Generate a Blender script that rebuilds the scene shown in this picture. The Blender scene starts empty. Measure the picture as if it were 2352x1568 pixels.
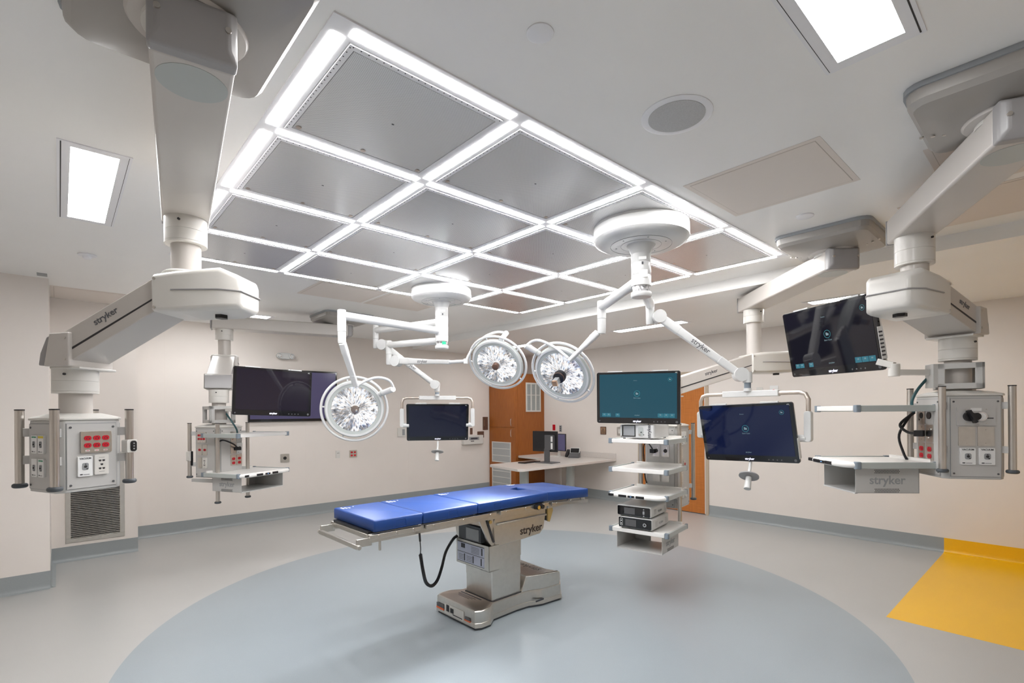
import bpy, bmesh, math
from math import sin, cos, pi, radians as R
from mathutils import Vector as V, Matrix as Mx

S = bpy.context.scene
COL = S.collection

# ---------------------------------------------------------------- camera, world, exposure
CAMZ = 1.62
cd = bpy.data.cameras.new('camera')
cam = bpy.data.objects.new('camera', cd)
COL.objects.link(cam)
cd.sensor_width = 36.0
cd.lens = 1157.87 / 2352 * 36.0
cd.shift_y = (945.58 - 784) / 2352
cd.clip_start = 0.02
cam.rotation_mode = 'XYZ'
yaw = R(48.068)
fwd = V((cos(yaw), sin(yaw), 0)); rt = V((sin(yaw), -cos(yaw), 0)); up = V((0, 0, 1))
roll = R(-0.3642)
r2 = rt * cos(roll) + up * sin(roll); u2 = -rt * sin(roll) + up * cos(roll)
m = Mx((r2, u2, -fwd)).transposed().to_4x4()
m.translation = V((0, 0, CAMZ))
cam.matrix_world = m
S.camera = cam

w = bpy.data.worlds.new('room_world'); S.world = w
w.use_nodes = True
w.node_tree.nodes['Background'].inputs[0].default_value = (0.9, 0.92, 1, 1)
w.node_tree.nodes['Background'].inputs[1].default_value = 0.05
S.view_settings.view_transform = 'Standard'
S.view_settings.look = 'None'
S.view_settings.gamma = 1
S.view_settings.use_curve_mapping = False
S.view_settings.exposure = 1.33
E_STRIP = 16.0      # radiance of the ceiling light lenses
E_TROF = 12.0
P_LAMP = 3.2       # watts of one surgical light

# ---------------------------------------------------------------- materials
def nodes(name):
    mt = bpy.data.materials.new(name); mt.use_nodes = True
    nt = mt.node_tree
    return mt, nt, nt.nodes['Principled BSDF']

def mat(name, col, rough=0.5, metal=0.0, emit=0.0, ecol=None, coat=0.0, noise=0.0, nscale=40.0, bump=0.0, stretch=None, trans=0.0, alpha=1.0):
    mt, nt, b = nodes(name)
    b.inputs['Base Color'].default_value = (*col, 1)
    b.inputs['Roughness'].default_value = rough
    b.inputs['Metallic'].default_value = metal
    b.inputs['Coat Weight'].default_value = coat
    b.inputs['Transmission Weight'].default_value = trans
    if emit:
        b.inputs['Emission Color'].default_value = (*(ecol or col), 1)
        b.inputs['Emission Strength'].default_value = emit
    if noise or bump:
        tc = nt.nodes.new('ShaderNodeTexCoord'); mp = nt.nodes.new('ShaderNodeMapping')
        if stretch: mp.inputs['Scale'].default_value = stretch
        nz = nt.nodes.new('ShaderNodeTexNoise'); nz.inputs['Scale'].default_value = nscale; nz.inputs['Detail'].default_value = 4
        nt.links.new(tc.outputs['Object'], mp.inputs[0]); nt.links.new(mp.outputs[0], nz.inputs['Vector'])
        if noise:
            cr = nt.nodes.new('ShaderNodeMapRange'); cr.inputs['From Min'].default_value = .3; cr.inputs['From Max'].default_value = .7
            cr.inputs['To Min'].default_value = 1 - noise; cr.inputs['To Max'].default_value = 1 + noise
            mu = nt.nodes.new('ShaderNodeVectorMath'); mu.operation = 'SCALE'; mu.inputs[0].default_value = col
            nt.links.new(nz.outputs['Fac'], cr.inputs['Value']); nt.links.new(cr.outputs[0], mu.inputs['Scale'])
            nt.links.new(mu.outputs[0], b.inputs['Base Color'])
        if bump:
            bp = nt.nodes.new('ShaderNodeBump'); bp.inputs['Strength'].default_value = bump; bp.inputs['Distance'].default_value = .002
            nt.links.new(nz.outputs['Fac'], bp.inputs['Height']); nt.links.new(bp.outputs[0], b.inputs['Normal'])
    return mt

M = {}
M['wall'] = mat('wall_paint', (.81, .75, .70), .45, noise=.012, nscale=3, bump=.03)
M['ceil'] = mat('ceiling_paint', (.93, .92, .90), .35, noise=.01, nscale=2)
M['white'] = mat('white_powder_coat', (.72, .70, .66), .28)
M['cream'] = mat('cream_enamel', (.58, .545, .51), .28)
M['lampwhite'] = mat('lamp_white', (.66, .665, .66), .25)
M['lampgrey'] = mat('lamp_grey', (.46, .49, .475), .3)
M['shelf'] = mat('shelf_white', (.84, .82, .79), .3)
M['headgrey'] = mat('service_head_grey', (.55, .545, .53), .35)
M['panelgrey'] = mat('service_panel_grey', (.55, .54, .525), .4)
M['capgrey'] = mat('warm_grey_cap', (.33, .32, .32), .3)
M['coverbeige'] = mat('cover_warm_grey', (.36, .34, .315), .3)
M['bumper'] = mat('bluegrey_bumper', (.22, .26, .30), .45)
M['gasket'] = mat('grey_gasket', (.34, .36, .38), .4)
M['foot'] = mat('dark_rubber', (.07, .08, .09), .5)
M['steel'] = mat('brushed_steel', (.60, .57, .53), .3, 1.0, noise=.06, nscale=60, stretch=(1, 1, .05))
M['satin'] = mat('satin_steel', (.62, .60, .56), .33, 1.0, noise=.03, nscale=30)
M['bronze'] = mat('copper_steel', (.52, .45, .40), .28, 1.0)
M['chrome'] = mat('chrome', (.75, .75, .75), .12, 1.0)
M['yoke'] = mat('anodised_yoke', (.62, .55, .49), .35, .9)
M['black'] = mat('black_plastic', (.012, .012, .014), .35)
M['bezel'] = mat('black_glass_bezel', (.006, .006, .008), .08, coat=.5)
M['dark'] = mat('dark_gap', (.03, .028, .03), .6)
M['darkgrey'] = mat('dark_grey_plastic', (.10, .10, .105), .4)
M['midgrey'] = mat('mid_grey_plastic', (.32, .33, .34), .4)
M['red'] = mat('red_outlet', (.55, .005, .02), .35)
M['ledlens'] = mat('light_lens', (1, 1, 1), .4, emit=E_STRIP, ecol=(1, .985, .98))
M['troflens'] = mat('troffer_lens', (1, 1, 1), .4, emit=E_TROF, ecol=(.98, .99, 1))
M['lightframe'] = mat('light_frame_white', (.88, .88, .90), .3)
M['access'] = mat('access_panel_beige', (.78, .71, .65), .45)
M['accessedge'] = mat('access_panel_edge', (.52, .46, .40), .5)
M['speakergrille'] = mat('speaker_mesh', (.52, .52, .52), .6, noise=.1, nscale=300)
M['worktop'] = mat('speckled_worktop', (.66, .61, .57), .3, noise=.05, nscale=120)
M['paper'] = mat('white_label', (.85, .85, .84), .5)
M['bluepaper'] = mat('pale_blue_label', (.55, .58, .70), .4)
M['ink'] = mat('dark_ink', (.05, .05, .06), .5)
M['logogrey'] = mat('logo_grey', (.12, .12, .13), .4)
M['logobrown'] = mat('logo_brown', (.045, .03, .025), .5)
M['green'] = mat('green_glass', (.01, .35, .16), .3, emit=.3, ecol=(.02, .6, .3))
M['greenink'] = mat('green_ink', (.02, .30, .16), .5)
M['yellow'] = mat('yellow_label', (.75, .6, .05), .5)
M['brownplate'] = mat('brown_plate', (.13, .07, .05), .4)
M['bronzeplate'] = mat('bronze_plate', (.40, .25, .15), .35, .5)
M['orange'] = mat('orange_label', (.8, .16, .05), .5)
M['gold'] = mat('brass_bracket', (.62, .45, .18), .4, .6)
M['glowwhite'] = mat('lit_logo', (.8, .8, 1), .4, emit=.6, ecol=(.75, .75, 1))
M['uitext'] = mat('lit_text', (.10, .15, .17), .4, emit=.07, ecol=(.5, .75, .8))
M['uitile'] = mat('lit_tile', (.01, .09, .13), .4, emit=.05, ecol=(.1, .5, .62))
M['uiring'] = mat('lit_ring', (.01, .10, .12), .4, emit=.09, ecol=(.1, .75, .85))
M['tealcable'] = mat('teal_cable', (.02, .08, .09), .4)
M['bluebutton'] = mat('lit_button', (.1, .2, .5), .3, emit=.5, ecol=(.2, .5, 1))
M['frost'] = mat('patterned_collar', (.55, .55, .56), .12, .6, noise=.75, nscale=55, stretch=(1, 1, .8))
M['doorframe'] = mat('door_frame_tan', (.50, .41, .31), .4)
M['doorsteel'] = mat('door_edge', (.72, .70, .69), .35)
M['tvscreen'] = mat('screen_violet', (.02, .02, .03), .12, emit=.065, ecol=(.32, .27, .62))

def screen_mat(name, ecol, strength, shade=None):
    return mat(name, (.004, .004, .006), .05, emit=strength, ecol=ecol)
M['scrA'] = screen_mat('screen_dark_violet', (.25, .17, .33), .022)
M['scrB'] = screen_mat('screen_dark_navy', (.10, .12, .30), .03)
M['scrC'] = screen_mat('screen_teal', (.02, .24, .36), .11)
M['scrD'] = screen_mat('screen_blue', (.02, .05, .28), .05)
M['scrE'] = screen_mat('screen_near_black', (.10, .09, .16), .02)

def math_node(nt, op, a=None, b=None):
    n = nt.nodes.new('ShaderNodeMath'); n.operation = op
    for i, x in enumerate((a, b)):
        if x is None: continue
        if isinstance(x, (int, float)): n.inputs[i].default_value = x
        else: nt.links.new(x, n.inputs[i])
    return n.outputs[0]

def mixc(nt, fac, c1, c2):
    n = nt.nodes.new('ShaderNodeMix'); n.data_type = 'RGBA'
    nt.links.new(fac, n.inputs['Factor'])
    for i, c in ((6, c1), (7, c2)):
        if isinstance(c, tuple): n.inputs[i].default_value = (*c, 1)
        else: nt.links.new(c, n.inputs[i])
    return n.outputs[2]

# vinyl floor: grey sheet, blue-grey round inlay, yellow square
def floor_mat(name, base_only=False, grey=(.43, .425, .41)):
    mt, nt, b = nodes(name)
    g = nt.nodes.new('ShaderNodeNewGeometry'); sx = nt.nodes.new('ShaderNodeSeparateXYZ')
    nt.links.new(g.outputs['Position'], sx.inputs[0])
    x, y = sx.outputs[0], sx.outputs[1]
    nz = nt.nodes.new('ShaderNodeTexNoise'); nz.inputs['Scale'].default_value = 260; nz.inputs['Detail'].default_value = 3
    nt.links.new(g.outputs['Position'], nz.inputs['Vector'])
    nz2 = nt.nodes.new('ShaderNodeTexNoise'); nz2.inputs['Scale'].default_value = 2.2
    nt.links.new(g.outputs['Position'], nz2.inputs['Vector'])
    vo = nt.nodes.new('ShaderNodeTexVoronoi'); vo.inputs['Scale'].default_value = 70
    nt.links.new(g.outputs['Position'], vo.inputs['Vector'])
    speck = math_node(nt, 'LESS_THAN', vo.outputs['Distance'], .10)
    yel = math_node(nt, 'MULTIPLY', math_node(nt, 'GREATER_THAN', x, 4.80), math_node(nt, 'LESS_THAN', y, .985))
    dx = math_node(nt, 'SUBTRACT', x, 2.823); dy = math_node(nt, 'SUBTRACT', y, 3.174)
    d = math_node(nt, 'SQRT', math_node(nt, 'ADD', math_node(nt, 'MULTIPLY', dx, dx), math_node(nt, 'MULTIPLY', dy, dy)))
    circ = math_node(nt, 'LESS_THAN', d, 2.708)
    c = mixc(nt, yel, grey, (.90, .50, .006))
    if not base_only:
        c = mixc(nt, circ, c, (.295, .335, .36))
        sp = math_node(nt, 'MULTIPLY', speck, circ)
        sp = math_node(nt, 'MULTIPLY', sp, .12)
        c = mixc(nt, sp, c, (.8, .82, .84))
    v = math_node(nt, 'ADD', math_node(nt, 'MULTIPLY', nz.outputs['Fac'], .22), .89)
    v = math_node(nt, 'MULTIPLY', v, math_node(nt, 'ADD', math_node(nt, 'MULTIPLY', nz2.outputs['Fac'], .06), .97))
    sc = nt.nodes.new('ShaderNodeVectorMath'); sc.operation = 'SCALE'
    nt.links.new(c, sc.inputs[0]); nt.links.new(v, sc.inputs['Scale'])
    nt.links.new(sc.outputs[0], b.inputs['Base Color'])
    b.inputs['Roughness'].default_value = .30
    bp = nt.nodes.new('ShaderNodeBump'); bp.inputs['Strength'].default_value = .12; bp.inputs['Distance'].default_value = .0008
    nt.links.new(nz.outputs['Fac'], bp.inputs['Height']); nt.links.new(bp.outputs[0], b.inputs['Normal'])
    return mt
M['floor'] = floor_mat('vinyl_floor')
M['cove'] = floor_mat('vinyl_cove', True, (.31, .335, .34))

# perforated metal diffuser
def perf_mat(name, pitch, rad, c0, c1, rough=.22, metal=.6, axes=(0, 1), rot45=True):
    mt, nt, b = nodes(name)
    tc = nt.nodes.new('ShaderNodeTexCoord'); sx = nt.nodes.new('ShaderNodeSeparateXYZ')
    nt.links.new(tc.outputs['Object'], sx.inputs[0])
    x, y = sx.outputs[axes[0]], sx.outputs[axes[1]]
    if rot45:
        x, y = math_node(nt, 'ADD', x, y), math_node(nt, 'SUBTRACT', x, y)
    fx = math_node(nt, 'SUBTRACT', math_node(nt, 'FRACT', math_node(nt, 'DIVIDE', x, pitch)), .5)
    fy = math_node(nt, 'SUBTRACT', math_node(nt, 'FRACT', math_node(nt, 'DIVIDE', y, pitch)), .5)
    d = math_node(nt, 'SQRT', math_node(nt, 'ADD', math_node(nt, 'MULTIPLY', fx, fx), math_node(nt, 'MULTIPLY', fy, fy)))
    hole = math_node(nt, 'LESS_THAN', d, rad)
    nt.links.new(mixc(nt, hole, c0, c1), b.inputs['Base Color'])
    b.inputs['Roughness'].default_value = rough; b.inputs['Metallic'].default_value = metal
    return mt
M['perf'] = perf_mat('perforated_diffuser', .0095, .27, (.78, .78, .78), (.38, .38, .38), .22, .3)
M['grille'] = perf_mat('grille_mesh', .012, .33, (.60, .62, .62), (.22, .23, .23), .4, .2, (1, 2))

# wood laminate
def wood_mat(name, c1, c2, vert=True, weave=False):
    mt, nt, b = nodes(name)
    tc = nt.nodes.new('ShaderNodeTexCoord'); mp = nt.nodes.new('ShaderNodeMapping')
    mp.inputs['Scale'].default_value = (30, 30, 1.2)
    nz = nt.nodes.new('ShaderNodeTexNoise'); nz.inputs['Scale'].default_value = 4; nz.inputs['Detail'].default_value = 6
    nt.links.new(tc.outputs['Object'], mp.inputs[0]); nt.links.new(mp.outputs[0], nz.inputs['Vector'])
    f = nz.outputs['Fac']
    if weave:
        mp2 = nt.nodes.new('ShaderNodeMapping'); mp2.inputs['Scale'].default_value = (2, 2, 60)
        nz2 = nt.nodes.new('ShaderNodeTexNoise'); nz2.inputs['Scale'].default_value = 3; nz2.inputs['Detail'].default_value = 5
        nt.links.new(tc.outputs['Object'], mp2.inputs[0]); nt.links.new(mp2.outputs[0], nz2.inputs['Vector'])
        f = math_node(nt, 'MULTIPLY', math_node(nt, 'ADD', f, nz2.outputs['Fac']), .5)
    mr = nt.nodes.new('ShaderNodeMapRange'); mr.inputs['From Min'].default_value = .35; mr.inputs['From Max'].default_value = .65
    nt.links.new(f, mr.inputs['Value'])
    nt.links.new(mixc(nt, mr.outputs[0], c1, c2), b.inputs['Base Color'])
    b.inputs['Roughness'].default_value = .38
    return mt
M['cabwood'] = wood_mat('cabinet_laminate', (.30, .085, .012), (.40, .125, .02))
M['doorwood'] = wood_mat('door_laminate', (.42, .13, .02), (.56, .19, .035), weave=True)

M['bluevinyl'] = mat('blue_mattress_cover', (.006, .046, .215), .42, noise=.04, nscale=6, bump=.25)
M['seam'] = mat('mattress_stitch', (.02, .07, .30), .5)

# surgical light lens: radial facets in polar coordinates around the lens axis
def lens_mat():
    mt, nt, b = nodes('faceted_lamp_lens')
    tc = nt.nodes.new('ShaderNodeTexCoord'); sx = nt.nodes.new('ShaderNodeSeparateXYZ')
    nt.links.new(tc.outputs['Object'], sx.inputs[0])
    x, y = sx.outputs[0], sx.outputs[1]
    r = math_node(nt, 'SQRT', math_node(nt, 'ADD', math_node(nt, 'MULTIPLY', x, x), math_node(nt, 'MULTIPLY', y, y)))
    a = math_node(nt, 'ARCTAN2', y, x)
    NW = 46
    aw = math_node(nt, 'MULTIPLY', a, NW / (2 * pi))
    fa = math_node(nt, 'ABSOLUTE', math_node(nt, 'SUBTRACT', math_node(nt, 'FRACT', aw), .5))
    spoke = math_node(nt, 'GREATER_THAN', fa, .40)
    fr = math_node(nt, 'FRACT', math_node(nt, 'MULTIPLY', r, 80))
    ring = math_node(nt, 'LESS_THAN', fr, .30)
    nz = nt.nodes.new('ShaderNodeTexNoise'); nz.inputs['Scale'].default_value = 1; nz.inputs['Detail'].default_value = 2
    cb = nt.nodes.new('ShaderNodeCombineXYZ')
    nt.links.new(math_node(nt, 'MULTIPLY', math_node(nt, 'FLOOR', math_node(nt, 'MULTIPLY', aw, 2)), 3.7), cb.inputs[0])
    nt.links.new(math_node(nt, 'MULTIPLY', r, 24), cb.inputs[1])
    nt.links.new(cb.outputs[0], nz.inputs['Vector'])
    nb = nt.nodes.new('ShaderNodeTexNoise'); nb.inputs['Scale'].default_value = 9
    nt.links.new(tc.outputs['Object'], nb.inputs['Vector'])
    br = nt.nodes.new('ShaderNodeMapRange'); br.inputs['From Min'].default_value = .34; br.inputs['From Max'].default_value = .62
    br.inputs['To Min'].default_value = .04; br.inputs['To Max'].default_value = 1.35
    nt.links.new(nz.outputs['Fac'], br.inputs['Value'])
    br2 = nt.nodes.new('ShaderNodeMapRange'); br2.inputs['From Min'].default_value = .38; br2.inputs['From Max'].default_value = .60
    br2.inputs['To Min'].default_value = .30; br2.inputs['To Max'].default_value = 1.35
    nt.links.new(nb.outputs['Fac'], br2.inputs['Value'])
    e = math_node(nt, 'MULTIPLY', br.outputs[0], br2.outputs[0])
    dim = math_node(nt, 'MAXIMUM', math_node(nt, 'MULTIPLY', spoke, .35), math_node(nt, 'MULTIPLY', ring, .72))
    e = math_node(nt, 'MULTIPLY', e, math_node(nt, 'SUBTRACT', 1.0, dim))
    rim = math_node(nt, 'MULTIPLY', math_node(nt, 'GREATER_THAN', r, .226), .5)
    e = math_node(nt, 'ADD', e, rim)
    nc = nt.nodes.new('ShaderNodeTexNoise'); nc.inputs['Scale'].default_value = 1
    cb2 = nt.nodes.new('ShaderNodeCombineXYZ')
    nt.links.new(math_node(nt, 'MULTIPLY', aw, 1.3), cb2.inputs[0]); nt.links.new(math_node(nt, 'MULTIPLY', r, 20), cb2.inputs[1])
    nt.links.new(cb2.outputs[0], nc.inputs['Vector'])
    ramp = nt.nodes.new('ShaderNodeValToRGB')
    el = ramp.color_ramp.elements
    el[0].position = .32; el[0].color = (1, .80, .62, 1)
    el[1].position = .66; el[1].color = (.70, .82, 1, 1)
    mdl = ramp.color_ramp.elements.new(.47); mdl.color = (1, .98, .97, 1)
    nt.links.new(nc.outputs['Fac'], ramp.inputs[0])
    nt.links.new(ramp.outputs[0], b.inputs['Emission Color'])
    nt.links.new(math_node(nt, 'MULTIPLY', e, .56), b.inputs['Emission Strength'])
    b.inputs['Base Color'].default_value = (.16, .16, .17, 1)
    b.inputs['Roughness'].default_value = .12; b.inputs['Metallic'].default_value = .5
    return mt
M['lens'] = lens_mat()

# ---------------------------------------------------------------- mesh builder (all coordinates in metres in the room)
WM = {}
class MB:
    def __init__(s):
        s.bm = bmesh.new(); s.mats = []; s.cur = 0; s.T = Mx.Identity(4)
    def mat(s, k):
        if k not in s.mats: s.mats.append(k)
        s.cur = s.mats.index(k); return s
    def at(s, o=(0, 0, 0), x=(1, 0, 0), y=(0, 1, 0), z=None):
        x = V(x).normalized(); y = V(y).normalized(); z = x.cross(y).normalized() if z is None else V(z).normalized()
        t = Mx((x, y, z)).transposed().to_4x4(); t.translation = V(o); s.T = t; return s
    def _v(s, p): return s.bm.verts.new(s.T @ V(p))
    def _f(s, vs):
        try:
            f = s.bm.faces.new(vs); f.material_index = s.cur; return f
        except ValueError: return None
    def box(s, c, d):
        x, y, z = c; a, b, e = d[0] / 2, d[1] / 2, d[2] / 2
        v = [s._v((x + i * a, y + j * b, z + k * e)) for k in (-1, 1) for j in (-1, 1) for i in (-1, 1)]
        for q in ((0, 2, 3, 1), (4, 5, 7, 6), (0, 1, 5, 4), (2, 6, 7, 3), (0, 4, 6, 2), (1, 3, 7, 5)): s._f([v[i] for i in q])
        return s
    def b2(s, p, q):
        return s.box([(p[i] + q[i]) / 2 for i in range(3)], [abs(q[i] - p[i]) for i in range(3)])
    def loft(s, rings, cap=True, closed=False):
        rv = [[s._v(p) for p in r] for r in rings]
        n = len(rv[0])
        L = len(rv)
        for i in range(L if closed else L - 1):
            a, b = rv[i], rv[(i + 1) % L]
            for j in range(n): s._f((a[j], a[(j + 1) % n], b[(j + 1) % n], b[j]))
        if cap and not closed:
            s._f(rv[0][::-1]); s._f(rv[-1])
        return s
    def prism(s, pts, z0, z1):
        return s.loft([[(p[0], p[1], z0) for p in pts], [(p[0], p[1], z1) for p in pts]])
    def lathe(s, prof, n=32, o=(0, 0, 0)):
        return s.loft([[(o[0] + r * cos(2 * pi * i / n), o[1] + r * sin(2 * pi * i / n), o[2] + z) for i in range(n)] for r, z in prof])
    def cyl(s, p, q, r, r1=None, n=20):
        r1 = r if r1 is None else r1
        p, q = V(p), V(q); d = (q - p).normalized()
        a = d.orthogonal().normalized(); b = d.cross(a)
        return s.loft([[tuple(c + (a * cos(2 * pi * i / n) + b * sin(2 * pi * i / n)) * rr) for i in range(n)] for c, rr in ((p, r), (q, r1))])
    def tube(s, pts, r, n=10, smooth=0):
        P = [V(p) for p in pts]
        if smooth:
            Q = []
            for i in range(len(P) - 1):
                p0 = P[max(i - 1, 0)]; p1 = P[i]; p2 = P[i + 1]; p3 = P[min(i + 2, len(P) - 1)]
                for k in range(smooth):
                    t = k / smooth
                    Q.append(.5 * ((2 * p1) + (p2 - p0) * t + (2 * p0 - 5 * p1 + 4 * p2 - p3) * t * t + (3 * p1 - p0 - 3 * p2 + p3) * t ** 3))
            Q.append(P[-1]); P = Q
        t0 = (P[1] - P[0]).normalized(); a = t0.orthogonal().normalized(); rings = []
        for i, p in enumerate(P):
            t = (P[min(i + 1, len(P) - 1)] - P[max(i - 1, 0)]).normalized()
            a = (a - t * a.dot(t)).normalized(); b = t.cross(a)
            rr = r[min(i, len(r) - 1)] if isinstance(r, (list, tuple)) else r
            rings.append([tuple(p + (a * cos(2 * pi * j / n) + b * sin(2 * pi * j / n)) * rr) for j in range(n)])
        return s.loft(rings)
    def beam(s, p, q, w0, h0, w1=None, h1=None, up=(0, 0, 1)):
        """tapering rectangular bar from p to q, w across, h along up"""
        p, q, u = V(p), V(q), V(up)
        w1 = w0 if w1 is None else w1; h1 = h0 if h1 is None else h1
        d = (q - p).normalized(); a = d.cross(u).normalized()
        uu = u if abs(d.dot(u)) < 1e-3 else a.cross(d)
        rings = []
        for c, w, h in ((p, w0, h0), (q, w1, h1)):
            rings.append([tuple(c + a * i * w / 2 + uu * j * h / 2) for i, j in ((-1, -1), (1, -1), (1, 1), (-1, 1))])
        return s.loft(rings)
    def torus(s, R0, r, n=48, k=8, z=0, sq=None):
        rings = []
        for i in range(n):
            a = 2 * pi * i / n
            if sq:
                pr = [(-sq[0] / 2, -sq[1] / 2), (sq[0] / 2, -sq[1] / 2), (sq[0] / 2, sq[1] / 2), (-sq[0] / 2, sq[1] / 2)]
            else: pr = [(r * cos(2 * pi * j / k), r * sin(2 * pi * j / k)) for j in range(k)]
            rings.append([((R0 + u) * cos(a), (R0 + u) * sin(a), z + v) for u, v in pr])
        return s.loft(rings, closed=True)
    def rrect(s, cx, cy, w, h, r, z0, z1, n=5):
        return s.prism(rr_pts(cx, cy, w, h, r, n), z0, z1)
    def quad(s, *p):
        s._f([s._v(x) for x in p]); return s
    def build(s, name, parent=None, bevel=0, seg=2, angle=38, origin=None, mat=None):
        bmesh.ops.recalc_face_normals(s.bm, faces=s.bm.faces)
        base = WM[parent.name] if parent else None
        if base is None and origin is not None:
            base = Mx.Translation(V(origin)) if not isinstance(origin, Mx) else origin
        loc = None
        if parent is not None and origin is not None:
            own = origin if isinstance(origin, Mx) else Mx.Translation(V(origin))
            loc = base.inverted() @ own
            inv = own.inverted()
        elif base is not None:
            inv = base.inverted()
        else: inv = None
        if inv is not None: s.bm.transform(inv)
        me = bpy.data.meshes.new(name)
        for f in s.bm.faces: f.smooth = True
        s.bm.to_mesh(me); s.bm.free()
        for k in (s.mats or ['white']): me.materials.append(M[k])
        me.set_sharp_from_angle(angle=R(angle))
        o = bpy.data.objects.new(name, me); COL.objects.link(o)
        if parent is not None:
            o.parent = parent
            if loc is not None: o.matrix_local = loc
            WM[o.name] = base @ loc if loc is not None else base
        elif base is not None:
            o.matrix_world = base; WM[o.name] = base
        else: WM[o.name] = Mx.Identity(4)
        if bevel:
            bv = o.modifiers.new('bevel', 'BEVEL'); bv.width = bevel; bv.segments = seg; bv.limit_method = 'ANGLE'; bv.angle_limit = R(35)
            bv.harden_normals = False
        return o

def rr_pts(cx, cy, w, h, r, n=5):
    P = []
    for sx, sy, a0 in ((1, 1, 0), (-1, 1, 90), (-1, -1, 180), (1, -1, 270)):
        for i in range(n + 1):
            a = R(a0 + 90 * i / n)
            P.append((cx + sx * (w / 2 - r) + r * cos(a), cy + sy * (h / 2 - r) + r * sin(a)))
    return P

def tag(o, label, cat, group=None):
    o['label'] = label; o['category'] = cat
    if group: o['group'] = group
    return o
def empty(name, loc, label, cat, group=None):
    o = bpy.data.objects.new(name, None); COL.objects.link(o)
    o.empty_display_size = .1
    o.matrix_world = Mx.Translation(V(loc)); WM[o.name] = Mx.Translation(V(loc))
    return tag(o, label, cat, group)
def struct(o):
    o['kind'] = 'structure'; return o
def plabel(o, s): o['label'] = s; return o

def text(s, o, x, y, h, k, name, parent, ext=.0008, bold=0.0, align='CENTER', spacing=1.0):
    cu = bpy.data.curves.new('txt', 'FONT'); cu.body = s; cu.size = h; cu.extrude = ext; cu.offset = bold
    cu.align_x = align; cu.align_y = 'CENTER'; cu.space_character = spacing; cu.resolution_u = 3
    t = bpy.data.objects.new('txt', cu); COL.objects.link(t)
    bpy.context.view_layer.update()
    me = bpy.data.meshes.new_from_object(t.evaluated_get(bpy.context.evaluated_depsgraph_get()))
    bpy.data.objects.remove(t); me.name = name
    x = V(x).normalized(); y = V(y); z = x.cross(y).normalized(); y = z.cross(x)
    T = Mx((x, y, z)).transposed().to_4x4(); T.translation = V(o)
    base = WM[parent.name]
    me.transform(base.inverted() @ T)
    me.materials.clear(); me.materials.append(M[k])
    ob = bpy.data.objects.new(name, me); COL.objects.link(ob); ob.parent = parent; WM[ob.name] = base
    return ob

# ---------------------------------------------------------------- room shell
XR, YL, XS, ZC, ZL = 7.459, 8.13, 4.85, 2.895, 2.79
X0, Y0 = -2.6, -2.4
YP, YR = 6.41, 7.43            # pilaster face, recess face
def slab(name, p, q, k): return struct(MB().mat(k).b2(p, q).build(name))
slab('floor', (X0 - .1, Y0 - .1, -.1), (XR + .1, YL + .1, 0), 'floor')
# ceiling: high part and lowered part in one mesh with its fascia
c = MB().mat('ceil'); c.b2((X0 - .1, Y0 - .1, ZC), (XS, YL + .1, ZC + .12)); c.b2((XS, Y0 - .1, ZL), (XR + .1, YL + .1, ZC + .12))
struct(c.build('ceiling'))
slab('wall_left', (.69, YL, 0), (XR + .1, YL + .1, ZC), 'wall')
slab('wall_recess', (-.07, YR, 0), (.69, YL + .1, ZC), 'wall')
slab('wall_pilaster', (X0 - .1, YP, 0), (-.07, YL + .1, ZC), 'wall')
wr = MB().mat('wall'); DY0, DY1, DZ = 3.76, 5.03, 2.24
wr.b2((XR, Y0, 0), (XR + .1, DY0, ZL)); wr.b2((XR, DY1, 0), (XR + .1, YL, ZL)); wr.b2((XR, DY0, DZ), (XR + .1, DY1, ZL))
struct(wr.build('wall_right'))
slab('wall_back', (X0 - .1, Y0 - .1, 0), (XR + .1, Y0, ZC), 'wall')
slab('wall_side', (X0 - .1, Y0, 0), (X0, YP, ZC), 'wall')

def cove(name, p, q, n):
    """skirting of coved vinyl from p to q on the floor line, n points into the room"""
    p, q, n = V((*p, 0)), V((*q, 0)), V((*n, 0)); d = (q - p).normalized()
    prof = [(0, 0), (.038, 0), (.038, .0012), (.024, .005), (.013, .013), (.006, .026), (.0035, .045), (.0035, .1625), (0, .1625)]
    mb = MB().mat('cove')
    mb.loft([[tuple(b + n * a + V((0, 0, z))) for a, z in prof] for b in (p, q)])
    return struct(mb.build(name, angle=50))
cove('baseboard_left', (.69, YL), (6.651, YL), (0, -1))
cove('baseboard_recess', (-.07, YR), (.69, YR), (0, -1))
cove('baseboard_recess_side', (-.07, YP), (-.07, YR), (1, 0))
cove('baseboard_pilaster', (X0, YP), (-.07, YP), (0, -1))
cove('baseboard_right', (XR, Y0), (XR, DY0 - .0), (-1, 0))
cove('baseboard_right_far', (XR, DY1), (XR, 7.31), (-1, 0))

# wall panel joints, hair-fine
tm = MB().mat('access')
for x in (1.05, 2.9, 4.75): tm.b2((x, YL - .0006, .163), (x + .002, YL + .01, ZC - .001))
for y in (.35, 2.25, 5.9): tm.b2((XR - .0006, y, .163), (XR + .01, y + .002, ZL - .001))
struct(tm.build('trim_1'))

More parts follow.
